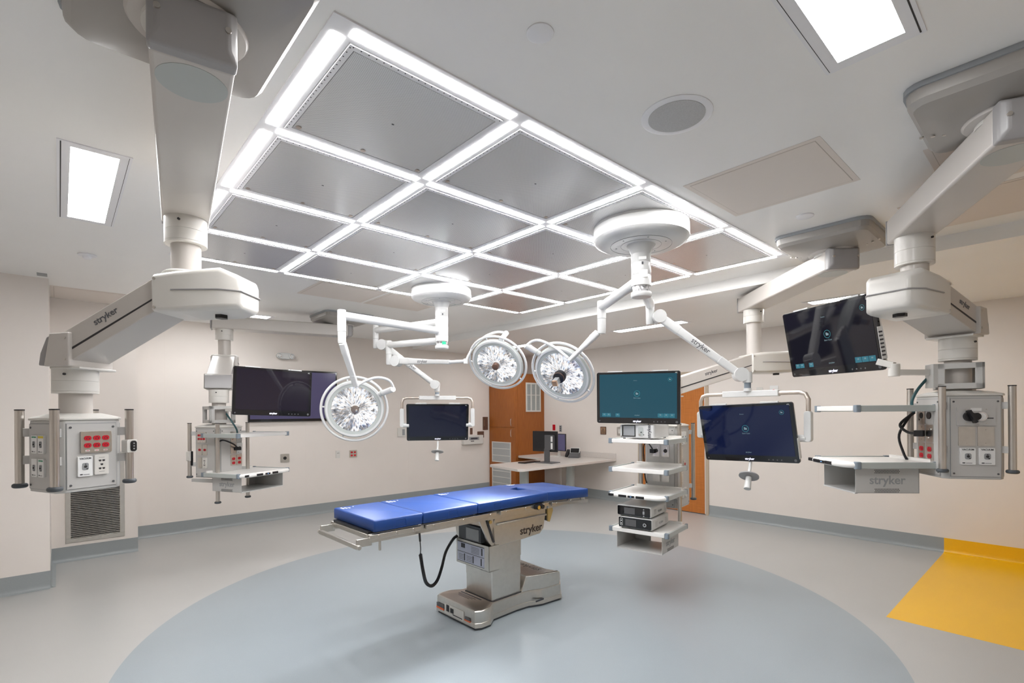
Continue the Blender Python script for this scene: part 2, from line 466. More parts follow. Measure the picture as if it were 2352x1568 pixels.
# door
d = MB().mat('doorframe')
d.b2((XR - .02, DY0, 0), (XR + .1, DY0 + .05, DZ)); d.b2((XR - .02, DY1 - .05, 0), (XR + .1, DY1, DZ)); d.b2((XR - .02, DY0 + .05, DZ - .05), (XR + .1, DY1 - .05, DZ))
door = struct(d.build('door_1', bevel=.002))
MB().mat('doorwood').b2((XR + .012, DY0 + .075, .012), (XR + .055, DY1 - .055, DZ - .055)).build('door_leaf', door, bevel=.002)
MB().mat('doorsteel').b2((XR + .008, DY0 + .052, .012), (XR + .055, DY0 + .075, DZ - .055)).build('door_edge_strip', door)
hd = MB().mat('satin').cyl((XR - .02, 4.85, 1.0), (XR - .02, 4.85, 1.25), .01); hd.cyl((XR - .02, 4.85, 1.02), (XR + .013, 4.85, 1.02), .008); hd.cyl((XR - .02, 4.85, 1.23), (XR + .013, 4.85, 1.23), .008)
hd.build('door_pull', door)

# ---------------------------------------------------------------- ceiling diffuser array
GX = [.70, 1.495, 2.458, 3.455, 4.415]
GY = [1.605, 2.382, 3.191, 3.986, 4.762]
grid = empty('ceiling_light_grid', (2.55, 3.18, ZC), 'white grid of linear lights framing sixteen grey ceiling diffuser panels', 'ceiling light')
fr = MB().mat('lightframe')
for i, x in enumerate(GX):
    wd = .046
    fr.b2((x - wd, GY[0] - .046, ZC - .006), (x + wd, GY[-1] + .046, ZC - .0005))
for y in GY:
    for i in range(4): fr.b2((GX[i] + .046, y - .046, ZC - .006), (GX[i + 1] - .046, y + .046, ZC - .0005))
fr.build('frame', grid)
def seg_light(p, q):
    lb = MB().mat('ledlens'); lb.b2((p[0], p[1], ZC - .0078), (q[0], q[1], ZC - .004))
    lb.build('light_strip', grid)
hw = .0225
for j, y in enumerate(GY):
    for i in range(4): seg_light((GX[i] + .034, y - hw), (GX[i + 1] - .034, y + hw))
for i, x in enumerate(GX):
    for j in range(4): seg_light((x - hw, GY[j] + .034), (x + hw, GY[j + 1] - .034))
rowname = ['nearest', 'second nearest', 'third nearest', 'farthest']
for j in range(4):
    for i in range(4):
        x0, x1, y0, y1 = GX[i] + .05, GX[i + 1] - .05, GY[j] + .05, GY[j + 1] - .05
        e = empty('diffuser_panel', ((x0 + x1) / 2, (y0 + y1) / 2, ZC - .004),
                  'perforated ceiling diffuser panel, %s from upper left light, %s from top right light' % (['first', 'second', 'third', 'fourth'][i], ['first', 'second', 'third', 'fourth'][j]),
                  'ceiling panel', 'perforated diffuser panels in the ceiling light grid')
        f = MB().mat('lightframe')
        f.b2((x0, y0, ZC - .010), (x1, y0 + .022, ZC - .0005)); f.b2((x0, y1 - .022, ZC - .010), (x1, y1, ZC - .0005))
        f.b2((x0, y0 + .022, ZC - .010), (x0 + .022, y1 - .022, ZC - .0005)); f.b2((x1 - .022, y0 + .022, ZC - .010), (x1, y1 - .022, ZC - .0005))
        if j < 2 or i < 2:
            f.mat('dark')
            n = 24
            for k in range(n):
                t = (k + .5) / n
                f.cyl((x0 + t * (x1 - x0), y0 + .006, ZC - .0106), (x0 + t * (x1 - x0), y0 + .006, ZC - .009), .0028, n=6)
                f.cyl((x0 + .006, y0 + t * (y1 - y0), ZC - .0106), (x0 + .006, y0 + t * (y1 - y0), ZC - .009), .0028, n=6)
        f.build('panel_frame', e)
        p = MB().mat('perf'); p.b2((x0 + .026, y0 + .026, ZC - .0085), (x1 - .026, y1 - .026, ZC - .002)); p.build('perforated_sheet', e)
        q = MB().mat('dark'); q.rrect((x0 + x1) / 2, (y0 + y1) / 2, .012, .008, .003, ZC - .0092, ZC - .008)
        q.mat('bronze')
        for ax in (x0 + .045, (x0 + x1) / 2, x1 - .045): q.lathe([(.012, 0), (.012, .002), (.006, .0035)], 14, (ax, y1 - .045, ZC - .0115))
        q.build('fastener', e)

def troffer(name, x0, x1, y0, y1, z, label, fl=.05, fs=.05, slot=None):
    e = empty(name, ((x0 + x1) / 2, (y0 + y1) / 2, z), label, 'ceiling light')
    f = MB().mat('lightframe')
    f.b2((x0 - fs, y0 - fl, z - .005), (x1 + fs, y0, z - .0005)); f.b2((x0 - fs, y1, z - .005), (x1 + fs, y1 + fl, z - .0005))
    f.b2((x0 - fs, y0, z - .005), (x0, y1, z - .0005)); f.b2((x1, y0, z - .005), (x1 + fs, y1, z - .0005))
    f.mat('dark')
    if slot == 'x':
        f.b2((x0 - fs + .012, y0 - fl + .01, z - .0055), (x0 - fs + .017, y1 + fl - .01, z - .004)); f.b2((x1 + fs - .014, y0 - fl + .01, z - .0055), (x1 + fs - .012, y1 + fl - .01, z - .004))
    if slot == 'y':
        f.b2((x0 - fs + .01, y0 - fl + .012, z - .0055), (x1 + fs - .01, y0 - fl + .017, z - .004)); f.b2((x0 - fs + .01, y1 + fl - .014, z - .0055), (x1 + fs - .01, y1 + fl - .012, z - .004))
    f.build('light_frame', e)
    MB().mat('troflens').b2((x0, y0, z - .004), (x1, y1, z - .001)).build('light_lens', e)
    return e
troffer('recessed_light', .046, .23, 3.17, 4.30, ZC, 'white rectangular recessed light above the left foreground, beside the big boom arm', slot='x')
troffer('recessed_light', 1.0, 2.127, .373, .571, ZC, 'largest recessed ceiling light, cut by the top edge at the upper right', slot='y')
troffer('recessed_light', 6.02, 6.19, 3.40, 4.48, ZL, 'long thin recessed light on the lowered ceiling behind the right lamp arms', slot=None)
troffer('recessed_light', 6.05, 6.22, .80, 1.92, ZL, 'recessed light on the lowered ceiling above the tilted upper right monitor', slot='x')
troffer('recessed_light', 6.02, 6.19, 6.35, 7.20, ZL, 'recessed light on the lowered ceiling behind the two right lamp heads', slot=None)
troffer('recessed_light', .98, 2.08, 7.06, 7.24, ZC, 'small bright recessed light beyond the left boom knuckle', slot=None)

def access(x0, x1, y0, y1, label, z=ZC):
    e = empty('access_panel', ((x0 + x1) / 2, (y0 + y1) / 2, z), label, 'access panel')
    MB().mat('access').b2((x0, y0, z - .002), (x1, y1, z - .0004)).build('panel_frame', e)
    g = MB().mat('accessedge'); g.b2((x0 + .028, y0 + .028, z - .0026), (x1 - .028, y1 - .028, z - .0018)); g.build('gap', e)
    h = MB().mat('access'); h.b2((x0 + .032, y0 + .031, z - .0034), (x1 - .032, y1 - .031, z - .0015)); h.build('hatch', e)
access(2.64, 3.31, .782, 1.475, 'beige ceiling access panel at right, between the round speaker and the right boom')
access(1.88, 2.60, 4.84, 5.50, 'beige ceiling access panel beyond the grid, farther from the left lamp canopy')
access(2.63, 3.36, 4.86, 5.51, 'beige ceiling access panel partly hidden by the left lamp canopy')
access(3.17, 3.86, -.2, .49, 'beige ceiling access panel behind the right foreground boom cover')
access(3.95, 4.62, -.1, .74, 'beige ceiling access panel behind the right foreground boom arm, by the ceiling step')
access(-.065, .60, 6.72, 7.41, 'beige ceiling access panel over the wall recess at far left')

def disc(name, x, y, z, prof, k, label, cat, k2=None):
    e = tag(MB().mat(k).lathe([(r, -h) for r, h in prof], 36, (x, y, z)).build(name, origin=(x, y, z)), label, cat)
    return e
disc('junction_cover', 1.21, 1.194, ZC, [(.046, .0005), (.046, .004), (.04, .006)], 'lightframe', 'plain white round cover on the ceiling above the light grid', 'ceiling cover')
disc('junction_cover', 3.647, 1.171, ZC, [(.052, .0005), (.052, .008), (.045, .011)], 'lightframe', 'small white round cover on the ceiling near the far right boom cover', 'ceiling cover')
disc('junction_cover', 5.72, 1.25, ZL, [(.045, .0005), (.045, .006), (.04, .008)], 'lightframe', 'small round cover on the lowered ceiling above the upper right monitor', 'ceiling cover')
sp = empty('ceiling_speaker', (1.99, 1.14, ZC), 'round white ceiling speaker with grey mesh centre', 'speaker')
MB().mat('lightframe').lathe([(.148, -.0005), (.148, -.003), (.143, -.005), (.12, -.005)], 48, (1.99, 1.14, ZC)).build('speaker_rim', sp)
MB().mat('speakergrille').lathe([(.118, -.004), (.118, -.007), (.11, -.008)], 48, (1.99, 1.14, ZC)).build('speaker_grille', sp)
sd = disc('smoke_detector', .172, 5.256, ZC, [(.06, .0005), (.06, .008), (.03, .014), (.028, .03), (.018, .036)], 'lightframe', 'white domed detector on the ceiling at left', 'smoke detector')
for x, y, z, lb, a, b in ((-.11, 6.255, ZC, 'small dark rectangular ceiling sensor at far left beside the pilaster', .035, .06), (1.72, 6.55, ZC, 'small dark ceiling sensor beside the small far left light', .03, .02)):
    tag(MB().mat('midgrey').b2((x - a, y - b, z - .004), (x + a, y + b, z - .0004)).build('ceiling_sensor', origin=(x, y, z)), lb, 'sensor')

# ---------------------------------------------------------------- ceiling booms
def boom_cover(root, c, hx, hy, zb=2.78):
    mb = MB().mat('coverbeige')
    def octo(hx, hy, r, z): return [(p[0], p[1], z) for p in rr_pts(c[0], c[1], 2 * hx, 2 * hy, r, 4)]
    mb.loft([octo(hx, hy, .07, ZC - .02), octo(hx - .004, hy - .004, .07, ZC - .062), octo(hx - .022, hy - .022, .06, ZC - .082), octo(.175, .175, .15, zb - .008)])
    o = mb.build('ceiling_cover', root, bevel=0, angle=22)
    MB().mat('gasket').loft([octo(hx + .008, hy + .008, .075, ZC - .0005), octo(hx + .008, hy + .008, .075, ZC - .022)]).build('gasket', root)
    for k in range(3):
        for sg in (-1, 1):
            q = MB().mat('steel'); yy = hy - .012 - k * (hy - .20) / 2.6; zz = ZC - .085 - .025 * k / 2.6
            q.cyl((c[0] + .012, c[1] + sg * yy, zz), (c[0] + .012, c[1] + sg * yy, zz - .006), .008, n=12); q.build('screw', o)
    r = MB().mat('cream').lathe([(.155, zb + .02), (.16, zb - .005), (.15, zb - .018), (.125, zb - .02)], 40, (c[0], c[1], 0)); r.build('trim_ring', root)
    MB().mat('white').lathe([(.118, zb), (.118, 2.765 - .02)], 40, (c[0], c[1], 0)).build('pivot', root)

def hframe(p, q):
    """horizontal frame at p, x towards q"""
    x = V((q[0] - p[0], q[1] - p[1], 0)).normalized(); return x, V((-x.y, x.x, 0))

def top_arm(root, P, C, zb, zt, wd=.215, over0=.16, over1=.125, sticker=True):
    x, y = hframe(P, C); L = (V((*C, 0)) - V((*P, 0))).length
    mb = MB().mat('cream').at((*P, 0), x, y)
    mb.b2((-over0 + .05, -wd / 2, zb), (L + over1 - .012, wd / 2, zt))
    mb.build('boom_arm', root, bevel=.012, seg=3)
    e = MB().mat('capgrey').at((*P, 0), x, y)
    e.loft([[( -over0 + .055, a * (wd / 2 + .003), z) for a, z in ((-1, zb - .003), (1, zb - .003), (1, zt + .003), (-1, zt + .003))],
            [( -over0 + .01, a * (wd / 2 + .003), z) for a, z in ((-1, zb - .003), (1, zb - .003), (1, zt + .003), (-1, zt + .003))],
            [( -over0 - .012, a * (wd / 2 - .02), z) for a, z in ((-1, zb + .03), (1, zb + .03), (1, zt - .01), (-1, zt - .01))]])
    o = e.build('end_cap', root, bevel=.008, seg=3)
    for a in (-1, 1):
        s = MB().mat('steel').at((*P, 0), x, y); s.cyl((-over0 - .004, a * (wd / 2 - .022), (zb + zt) / 2 + .01), (-over0 - .016, a * (wd / 2 - .022), (zb + zt) / 2 + .01), .008)
        s.build('screw', o)
    MB().mat('capgrey').at((*P, 0), x, y).b2((L + over1 - .012, -wd / 2 - .002, zb - .002), (L + over1, wd / 2 + .002, zt + .002)).build('tip_cap', root, bevel=.004)
    if sticker: MB().mat('lampgrey').at((*P, 0), x, y).lathe([(.094, zb - .0012), (.094, zb + .002)], 40).build('service_disc', root)

def collar(root, x, y, z1, z0, r=.112, pipe_r=.082, zpipe=None):
    mb = MB().mat('white')
    zm = z1 - (z1 - z0) * .5
    mb.lathe([(r, z1), (r, zm + .001), (r - .002, zm), (r, zm - .001), (r, z0 + .012), (r - .002, z0 + .011), (r, z0 + .010), (r, z0)], 40, (x, y, 0))
    mb.mat('dark').cyl((x - r * .45, y - r * .9, z1 - .03), (x - r * .5, y - r * .97, z1 - .03), .006, n=10)
    o = mb.build('collar', root)
    if zpipe is not None:
        p = MB().mat('cream')
        p.lathe([(pipe_r, z0 + .002), (pipe_r, zpipe)], 16, (x, y, 0)); p.build('column', root)

def spring_arm(root, A, B, zc, zcolB, box_len=(.17, .34), wd=.27, h=.2, drop=None, logo=True, logo_side=-1):
    """motorised knuckle at A (x,y), heavy arm sloping down to B (x,y); zc centre height of the arm at A, zcolB underside at B"""
    x, y = hframe(A, B); L = (V((*B, 0)) - V((*A, 0))).length
    T = dict(o=(*A, 0), x=x, y=y)
    w2 = wd / 2
    # knuckle housing (extends behind A), upper and lower shells
    def sect(t, zt, zm, zb, ww, cut=.0):
        return [(t, -ww, zb + .008 + cut), (t, -ww + .014 + cut, zb), (t, ww - .014 - cut, zb), (t, ww, zb + .008 + cut), (t, ww, zt - .018), (t, ww - .016, zt), (t, -ww + .016, zt), (t, -ww, zt - .018)]
    a0, a1 = box_len
    hb = MB().mat('white').at(**T)
    hb.loft([sect(a0, zc + h * .5, zc, zc - h * .5, w2), sect(-.03, zc + h * .58, zc, zc - h * .5, w2 + .004, .004), sect(-a1 * .74, zc + h * .66, zc, zc - h * .48, w2 + .004, .012), sect(-a1 * .96, zc + h * .50, zc, zc - h * .42, w2 - .03, .012), sect(-a1, zc + h * .36, zc, zc - h * .36, w2 - .045, .01)])
    o = hb.build('knuckle_housing', root, bevel=.008, seg=3)
    zr = zc + h * .06
    rm = MB().mat('capgrey').at(**T)
    pts = [(a0 - .10, -w2 - .005), (-a1 * .74, -w2 - .006), (-a1 * .96, -w2 + .028), (-a1 - .004, -w2 + .042), (-a1 - .004, w2 - .042), (-a1 * .96, w2 - .028), (-a1 * .74, w2 + .006), (a0 - .10, w2 + .005)]
    rm.tube([(p[0], p[1], zr) for p in pts], .004, 6); rm.build('housing_seam', o)
    kb = MB().mat('black').at(**T); kb.prism([(-a1 * .55 + .03 * cos(k * pi / 3), .035 * sin(k * pi / 3)) for k in range(6)], zc - h * .58, zc - h * .46); kb.build('knob', o)
    # sloping arm
    zB = zcolB + .072
    mb = MB().mat('cream').at(**T)
    p0, p1 = (a0 - .03, 0, zc + .01), (L - .02, 0, zB + .01)
    th = .165
    mb.loft([[(p0[0], s * (w2 - .02), p0[2] + k * th / 2) for s, k in ((-1, -1), (1, -1), (1, 1), (-1, 1))], [(p1[0], s * (w2 - .02), p1[2] + k * th / 2) for s, k in ((-1, -1), (1, -1), (1, 1), (-1, 1))]])
    arm = mb.build('spring_arm', root, bevel=.004)
    g = MB().mat('dark').at(**T)
    for s in (-1, 1):
        g.loft([[(p0[0] + .005, s * (w2 - .0185), p0[2] - .022 + k * .004) for k in (-1, 1)] + [(p0[0] + .005, s * (w2 - .03), p0[2] - .022 + k * .004) for k in (1, -1)],
                [(p1[0] - .005, s * (w2 - .0185), p1[2] - .022 + k * .006) for k in (-1, 1)] + [(p1[0] - .005, s * (w2 - .03), p1[2] - .022 + k * .006) for k in (1, -1)]])
    g.build('arm_groove', arm)
    if logo:
        for s in (-1, 1):
            mid = V((*A, 0)) + x * (p0[0] * .46 + p1[0] * .54) + y * s * (w2 - .0192) + V((0, 0, (p0[2] * .46 + p1[2] * .54) + .035))
            dr = (x * (p1[0] - p0[0]) + V((0, 0, p1[2] - p0[2]))).normalized()
            if s > 0: dr = -dr
            # readable from outside
            text('stryker', mid, dr, V((0, 0, 1)), .046, 'logogrey', 'logo', arm, bold=.0006)
    # end cap at B
    ec = MB().mat('cream').at(**T)
    ec.loft([[(t0, s * (w2 + .002), z) for t0, z in ((L - .085, zcolB + .005), (L + .04, zcolB + .005), (L + .012, zB + th / 2 + .012), (L - .085, zB + th / 2 + .018))] for s in (-1, 1)])
    eo = ec.build('end_housing', root, bevel=.006, seg=3)
    cp = MB().mat('capgrey').at(**T)
    cp.loft([[(t0, s * (w2 - .008), z) for t0, z in ((L + .035, zcolB + .008), (L + .075, zcolB + .010), (L + .066, zcolB + .07), (L + .035, zB + th / 2 - .005), (L + .008, zB + th / 2 + .006))] for s in (-1, 1)])
    cp.build('end_cap', eo, bevel=.006, seg=3)
    for s in (-1, 1):
        for t0, z in ((L - .065, zcolB + .04), (L - .065, zB + th / 2 - .01)):
            sc = MB().mat('steel').at(**T); sc.cyl((t0, s * (w2 + .001), z), (t0, s * (w2 + .005), z), .007, n=12); sc.build('screw', eo)
    for s in (-1, 1):
        for z in (zc - h * .4, zc + h * .36):
            so = MB().mat('steel').at(**T); so.cyl((a0 - .015, s * (w2 - .002), z), (a0 - .015, s * (w2 + .005), z), .007, n=12); so.build('screw', o)
    MB().mat('white').at(**T).b2((L - .12, -w2 + .02, zcolB - .006), (L + .03, w2 - .02, zcolB + .006)).build('base_plate', eo, bevel=.003)

def fvec(deg):
    n = V((cos(R(deg)), sin(R(deg)), 0)); return n, V((-n.y, n.x, 0))

def pole(root, x, y, z1, z0, r=.0188, foot=.031):
    mb = MB().mat('steel').lathe([(r, z0 + .02), (r, z1 - .004)], 24, (x, y, 0)); mb.mat('black').lathe([(r + .0012, z1 - .006), (r + .0012, z1)], 24, (x, y, 0))
    o = mb.build('pole', root)
    MB().mat('foot').lathe([(foot - .008, z0), (foot, z0 + .006), (foot, z0 + .017), (foot - .006, z0 + .023)], 28, (x, y, 0)).build('pole_foot', o, bevel=.003)
    return o

def service_head(root, c, phi, hw_, z1, z0, poles, plates, dome=.035, top_z=None):
    """square column head; phi = heading of main face; poles = list of (da,dn,z1,z0)"""
    n, a = fvec(phi); T = dict(o=(*c, 0), x=a, y=-n)   # y points inwards
    mb = MB().mat('headgrey').at(**T)
    ch = .03
    def ring(h, z): 
        return [(h, -h + ch, z), (h, h - ch, z), (h - ch, h, z), (-h + ch, h, z), (-h, h - ch, z), (-h, -h + ch, z), (-h + ch, -h, z), (h - ch, -h, z)]
    mb.loft([ring(hw_, z0), ring(hw_, z1)])
    body = mb.build('service_head', root, bevel=.005, seg=2)
    MB().mat('white').at(**T).loft([ring(hw_ + .006, z1), ring(hw_ + .006, z1 + .012), ring(hw_ - .03, z1 + dome * .75), ring(.085, z1 + dome)]).build('head_cover', root, bevel=.004)
    for k in range(4):
        nn, aa = fvec(phi + 90 * k)
        o = V((*c, 0)) + nn * hw_
        p = MB().mat('panelgrey').at(o, aa, V((0, 0, 1)))
        wp = hw_ - .035
        p.box((0, (z0 + z1) / 2, .002), (2 * wp, z1 - z0 - .035, .006))
        p.mat('midgrey').box((0, (z0 + z1) / 2, .0), (2 * wp + .006, z1 - z0 - .029, .003))
        f = p.build('face_panel', root)
        for u in (-wp + .014, wp - .014):
            for v in (z0 + .035, z1 - .035):
                s = MB().mat('darkgrey').at(o, aa, V((0, 0, 1))); s.cyl((u, v, .003), (u, v, .008), .0055, n=10); s.build('screw', f)
        for (kk, u, v, w_, h_, kind) in plates:
            if kk == k: outlet(f, o + nn * .005, aa, u, v, w_, h_, kind)
    for (da, dn, pz1, pz0) in poles:
        px = V((*c, 0)) + a * da + n * dn
        po = pole(root, px.x, px.y, pz1, pz0)
        sgn = 1 if da > 0 else -1; sn = 1 if dn > 0 else -1
        q = V((*c, 0)) + a * sgn * (hw_ - .02) + n * sn * (hw_ - .02)
        zs_ = (max(z0 + .05, pz0 + .12) + .02, z1 - .06)
        for z in zs_:
            if z < z1 - .12 or z == zs_[-1]:
                b = MB().mat('panelgrey'); b.beam((q.x, q.y, z), (px.x, px.y, z), .018, .042); b.build('pole_bracket', po, bevel=.002)
    return body

def outlet(par, o, a, u, v, w_, h_, kind):
    T = dict(o=o, x=a, y=V((0, 0, 1)))
    base = {'red6': 'satin', 'red2': 'satin', 'steel': 'satin', 'gas': 'paper', 'gasg': 'paper', 'gasy': 'paper', 'vac': 'paper', 'data': 'white', 'suction': 'panelgrey', 'socket': 'satin', 'grom': 'panelgrey', 'red1': 'satin'}[kind]
    mb = MB().mat(base).at(**T)
    th = .010 if kind in ('red6', 'data', 'gas', 'gasg', 'gasy', 'vac') else .005
    mb.rrect(u, v, w_, h_, .004, 0, th, 3)
    z = th
    def oval(cx, cy, r, k='red'):
        mb.mat(k).rrect(cx, cy, r * 2, r * 1.5, r * .7, z - .001, z + .003, 4)
        mb.mat('dark'); mb.box((cx - r * .35, cy - r * .1, z + .003), (r * .16, r * .42, .001)); mb.box((cx + r * .4, cy - r * .1, z + .003), (r * .22, r * .5, .001)); mb.box((cx, cy + r * .4, z + .003), (r * .35, r * .2, .001))
    if kind == 'red6':
        for i in (-1, 0, 1):
            for j in (-1, 1): oval(u + i * w_ * .29, v + j * h_ * .17 + h_ * .02, w_ * .115)
            mb.mat('paper').box((u + i * w_ * .29, v - h_ * .40, z), (w_ * .13, h_ * .07, .001))
            mb.mat('red').box((u + i * w_ * .29, v - h_ * .40, z + .0006), (w_ * .09, h_ * .02, .001))
    elif kind == 'red2':
        for j in (-1, 1): oval(u, v + j * h_ * .2 - h_ * .06, w_ * .27)
    elif kind == 'red1':
        oval(u, v, w_ * .27)
    elif kind in ('gas', 'gasg', 'gasy', 'vac'):
        mb.mat('midgrey').rrect(u, v, w_ * .42, h_ * .36, w_ * .12, z - .001, z + .002, 4)
        mb.mat('dark').cyl((u, v, z), (u, v, z + .004), w_ * .10, n=14)
        mb.box((u + w_ * .1, v - h_ * .12, z + .002), (w_ * .1, h_ * .05, .002)); mb.box((u, v + h_ * .12, z + .002), (w_ * .1, h_ * .04, .002))
        if kind == 'gasy': mb.mat('yellow').box((u, v + h_ * .41, z), (w_ * .94, h_ * .12, .001))
        mb.mat('ink').box((u - w_ * .28, v - h_ * .40, z), (w_ * .18, h_ * .06, .001)).box((u + w_ * .06, v - h_ * .41, z), (w_ * .42, h_ * .025, .001))
    elif kind == 'data':
        for i, j in ((-1, 1), (1, 1), (0, 0), (-1, -1), (1, -1)):
            mb.mat('dark').prism([(u + i * w_ * .13 + dx * w_ * .09, v + j * h_ * .2 + dy * h_ * .045) for dx, dy in ((-1, 1), (-1, -.3), (-.4, -1), (.4, -1), (1, -.3), (1, 1))], z, z + .001)
        mb.mat('ink')
        for j in (.36, -.36): mb.box((u, v + j * h_, z), (w_ * .4, h_ * .012, .001))
    elif kind == 'suction':
        mb.mat('black').cyl((u - w_ * .2, v, z), (u - w_ * .2, v, z + .02), h_ * .26, n=24); mb.beam((u - w_ * .2 - h_ * .13, v + h_ * .33, z + .028), (u - w_ * .2 + h_ * .2, v - h_ * .33, z + .028), .016, .03, up=(0, 0, 1))
        mb.cyl((u - w_ * .02, v, z), (u - w_ * .02, v, z + .018), h_ * .2, n=20)
        mb.mat('chrome').cyl((u + w_ * .12, v, z), (u + w_ * .12, v, z + .012), h_ * .25, n=24); mb.mat('paper').cyl((u + w_ * .12, v, z), (u + w_ * .12, v, z + .013), h_ * .18, n=24)
        mb.mat('paper').box((u, v + h_ * .38, z), (w_ * .28, h_ * .16, .001)); mb.mat('ink').box((u + w_ * .35, v - h_ * .1, z), (w_ * .18, h_ * .06, .001))
        for i in (-.27, .27):
            for j in (-.38, .38): mb.mat('steel').cyl((u + i * w_, v + j * h_, z), (u + i * w_, v + j * h_, z + .002), .004, n=8)
    elif kind == 'socket':
        mb.mat('dark').cyl((u, v, z), (u, v, z + .002), w_ * .26, n=18); mb.mat('chrome').cyl((u + w_ * .2, v + h_ * .25, z), (u + w_ * .2, v + h_ * .25, z + .004), .006, n=8).cyl((u - w_ * .2, v - h_ * .25, z), (u - w_ * .2, v - h_ * .25, z + .004), .006, n=8)
    elif kind == 'grom':
        mb.mat('black').cyl((u, v, z), (u, v, z + .006), w_ * .3, n=20)
    elif kind == 'steel':
        for j in (-1, 1): mb.mat('steel').cyl((u, v + j * h_ * .36, z), (u, v + j * h_ * .36, z + .002), .004, n=8)
    ob = mb.build('outlet_plate', par, bevel=0)
    if kind in ('vac', 'gasg'):
        text('VACUUM' if kind == 'vac' else 'OXYGEN', V(o) + V(a) * u + V((0, 0, v + h_ * .40)) + V(a).cross(V((0, 0, 1))) * (th + .0006), a, V((0, 0, 1)), w_ * .19, 'ink' if kind == 'vac' else 'greenink', 'lettering', par, ext=.0003, bold=.0003)
    return ob

def head_label(par, o, a, s, u, v, h, k='ink'):
    pass

def shelf(root, F, b_deg, wd, dp, z, grip=False, basket=0, name='shelf', lip=True):
    """F front left corner seen from the front, b_deg heading of the depth direction"""
    b = V((cos(R(b_deg)), sin(R(b_deg)), 0)); a = V((b.y, -b.x, 0))
    T = dict(o=(*F, z), x=a, y=b)
    mb = MB().mat('shelf').at(**T)
    mb.b2((.02, .015, -.03), (wd - .02, dp - .01, -.004))
    mb.b2((.03, -.002, -.034), (wd - .03, .022, 0))
    if lip: mb.b2((.05, dp - .02, -.01), (wd - .05, dp, .016))
    s = mb.build(name, root, bevel=.003)
    for x0 in (0, wd - .018):
        r = MB().mat('lampgrey').at(**T); r.b2((x0, .03, -.038), (x0 + .018, dp - .02, .002)); r.build('side_rail', s, bevel=.003)
    for x0 in (0, wd):
        sg = 1 if x0 == 0 else -1
        c = MB().mat('bumper').at(**T); c.rrect(x0 + sg * .012, .014, .036, .036, .012, -.041, .005); c.build('corner_bumper', s, bevel=.003)
        c = MB().mat('bumper').at(**T); c.b2((x0 - .002, dp - .03, -.04), (x0 + sg * .02, dp + .004, .006)); c.build('corner_bumper', s, bevel=.003)
    if grip:
        g = MB().mat('shelf').at(**T)
        pts = [(.02, .01), (.06, -.03), (.11, -.045), (wd / 2, -.05), (wd - .11, -.045), (wd - .06, -.03), (wd - .02, .01)]
        g.tube([(p[0], p[1], -.018) for p in pts], .019, 12, smooth=4)
        g.prism([(p[0], p[1]) for p in pts], -.032, -.004)
        h = g.build('handle', s)
        for u, w_ in ((wd * .30, .075), (wd * .60, .075), (wd * .09, .055)):
            k = MB().mat('black').at(**T)
            yy = -.066 if u > wd * .2 else -.052
            k.box((u, yy, -.018), (w_, .012, .022)); k.build('grip', h, bevel=.003)
        k = MB().mat('black').at(**T); k.box((wd * .45, -.068, -.018), (.06, .01, .018)); k.mat('bluebutton').box((wd * .45, -.074, -.018), (.012, .002, .005))
        k.build('control_button', h, bevel=.003)
    if basket:
        bh = basket; t = .0035; x0, x1, y0, y1 = .06, wd - .06, .03, dp - .08
        q = MB().mat('headgrey').at(**T)
        q.b2((x0, y0, -.036 - bh), (x1, y1, -.036 - bh + t))
        q.b2((x0, y0, -.036 - bh), (x0 + t, y1, -.034)); q.b2((x1 - t, y0, -.036 - bh), (x1, y1, -.034))
        q.b2((x0, y0, -.05), (x1, y1, -.034)) if False else None
        q.b2((x0, y1 - t, -.036 - bh + .09), (x1, y1, -.034)); q.b2((x0, y1 - t, -.036 - bh), (x0 + .16, y1, -.034)); q.b2((x1 - .1, y1 - t, -.036 - bh), (x1, y1, -.034))
        q.b2((x0, y0 - .004, -.036 - bh - .004), (x1, y0 + .012, -.036 - bh + .004))
        q.mat('dark')
        for xs, sx in ((x0 - .0008, -1), (x1 - t + t, 1)):
            # vent slots above and below the name
            for row in (bh * .10, bh * .84):
                for kx in range(16):
                    for ky in range(3):
                        yy = (y0 + y1) / 2 - .075 + kx * .0095 + (ky % 2) * .0047
                        q.box((xs + (.0002 if sx > 0 else 0), yy, -.036 - row - ky * .009), (.0014, .0052, .0048))
        bo = q.build('equipment_basket', s)
        for xs, sx in ((x0 - .0006, -1), (x1 + .0006, 1)):
            org = V((*F, z)) + a * xs + b * (y0 + y1) / 2 + V((0, 0, -.036 - bh * .5))
            text('stryker', org, -b if sx < 0 else b, V((0, 0, 1)), bh * .46, 'midgrey', 'logo', s, ext=.0006, bold=.0012)
    return s

# ---- boom, left foreground
BL = empty('equipment_boom', (.30, 1.76, ZC), 'large ceiling boom in the left foreground, its outlet head before the wall vent', 'ceiling boom', 'ceiling equipment booms')
boom_cover(BL, (.295, 1.76), .285, .36)
top_arm(BL, (.305, 1.78), (.491, 3.054), 2.62, 2.765, .21, .165, .12)
collar(BL, .491, 3.054, 2.62, 2.486, .095, .068, 2.30)
MB().mat('white').lathe([(.105, 2.30), (.105, 2.335), (.09, 2.345)], 32, (.491, 3.054, 0)).build('column_base', BL)
spring_arm(BL, (.491, 3.054), (.0646, 3.443), 2.217, 1.853, (.085, .33), .27, .185)
collar(BL, .0646, 3.443, 1.853, 1.728, .095, .068, 1.62)
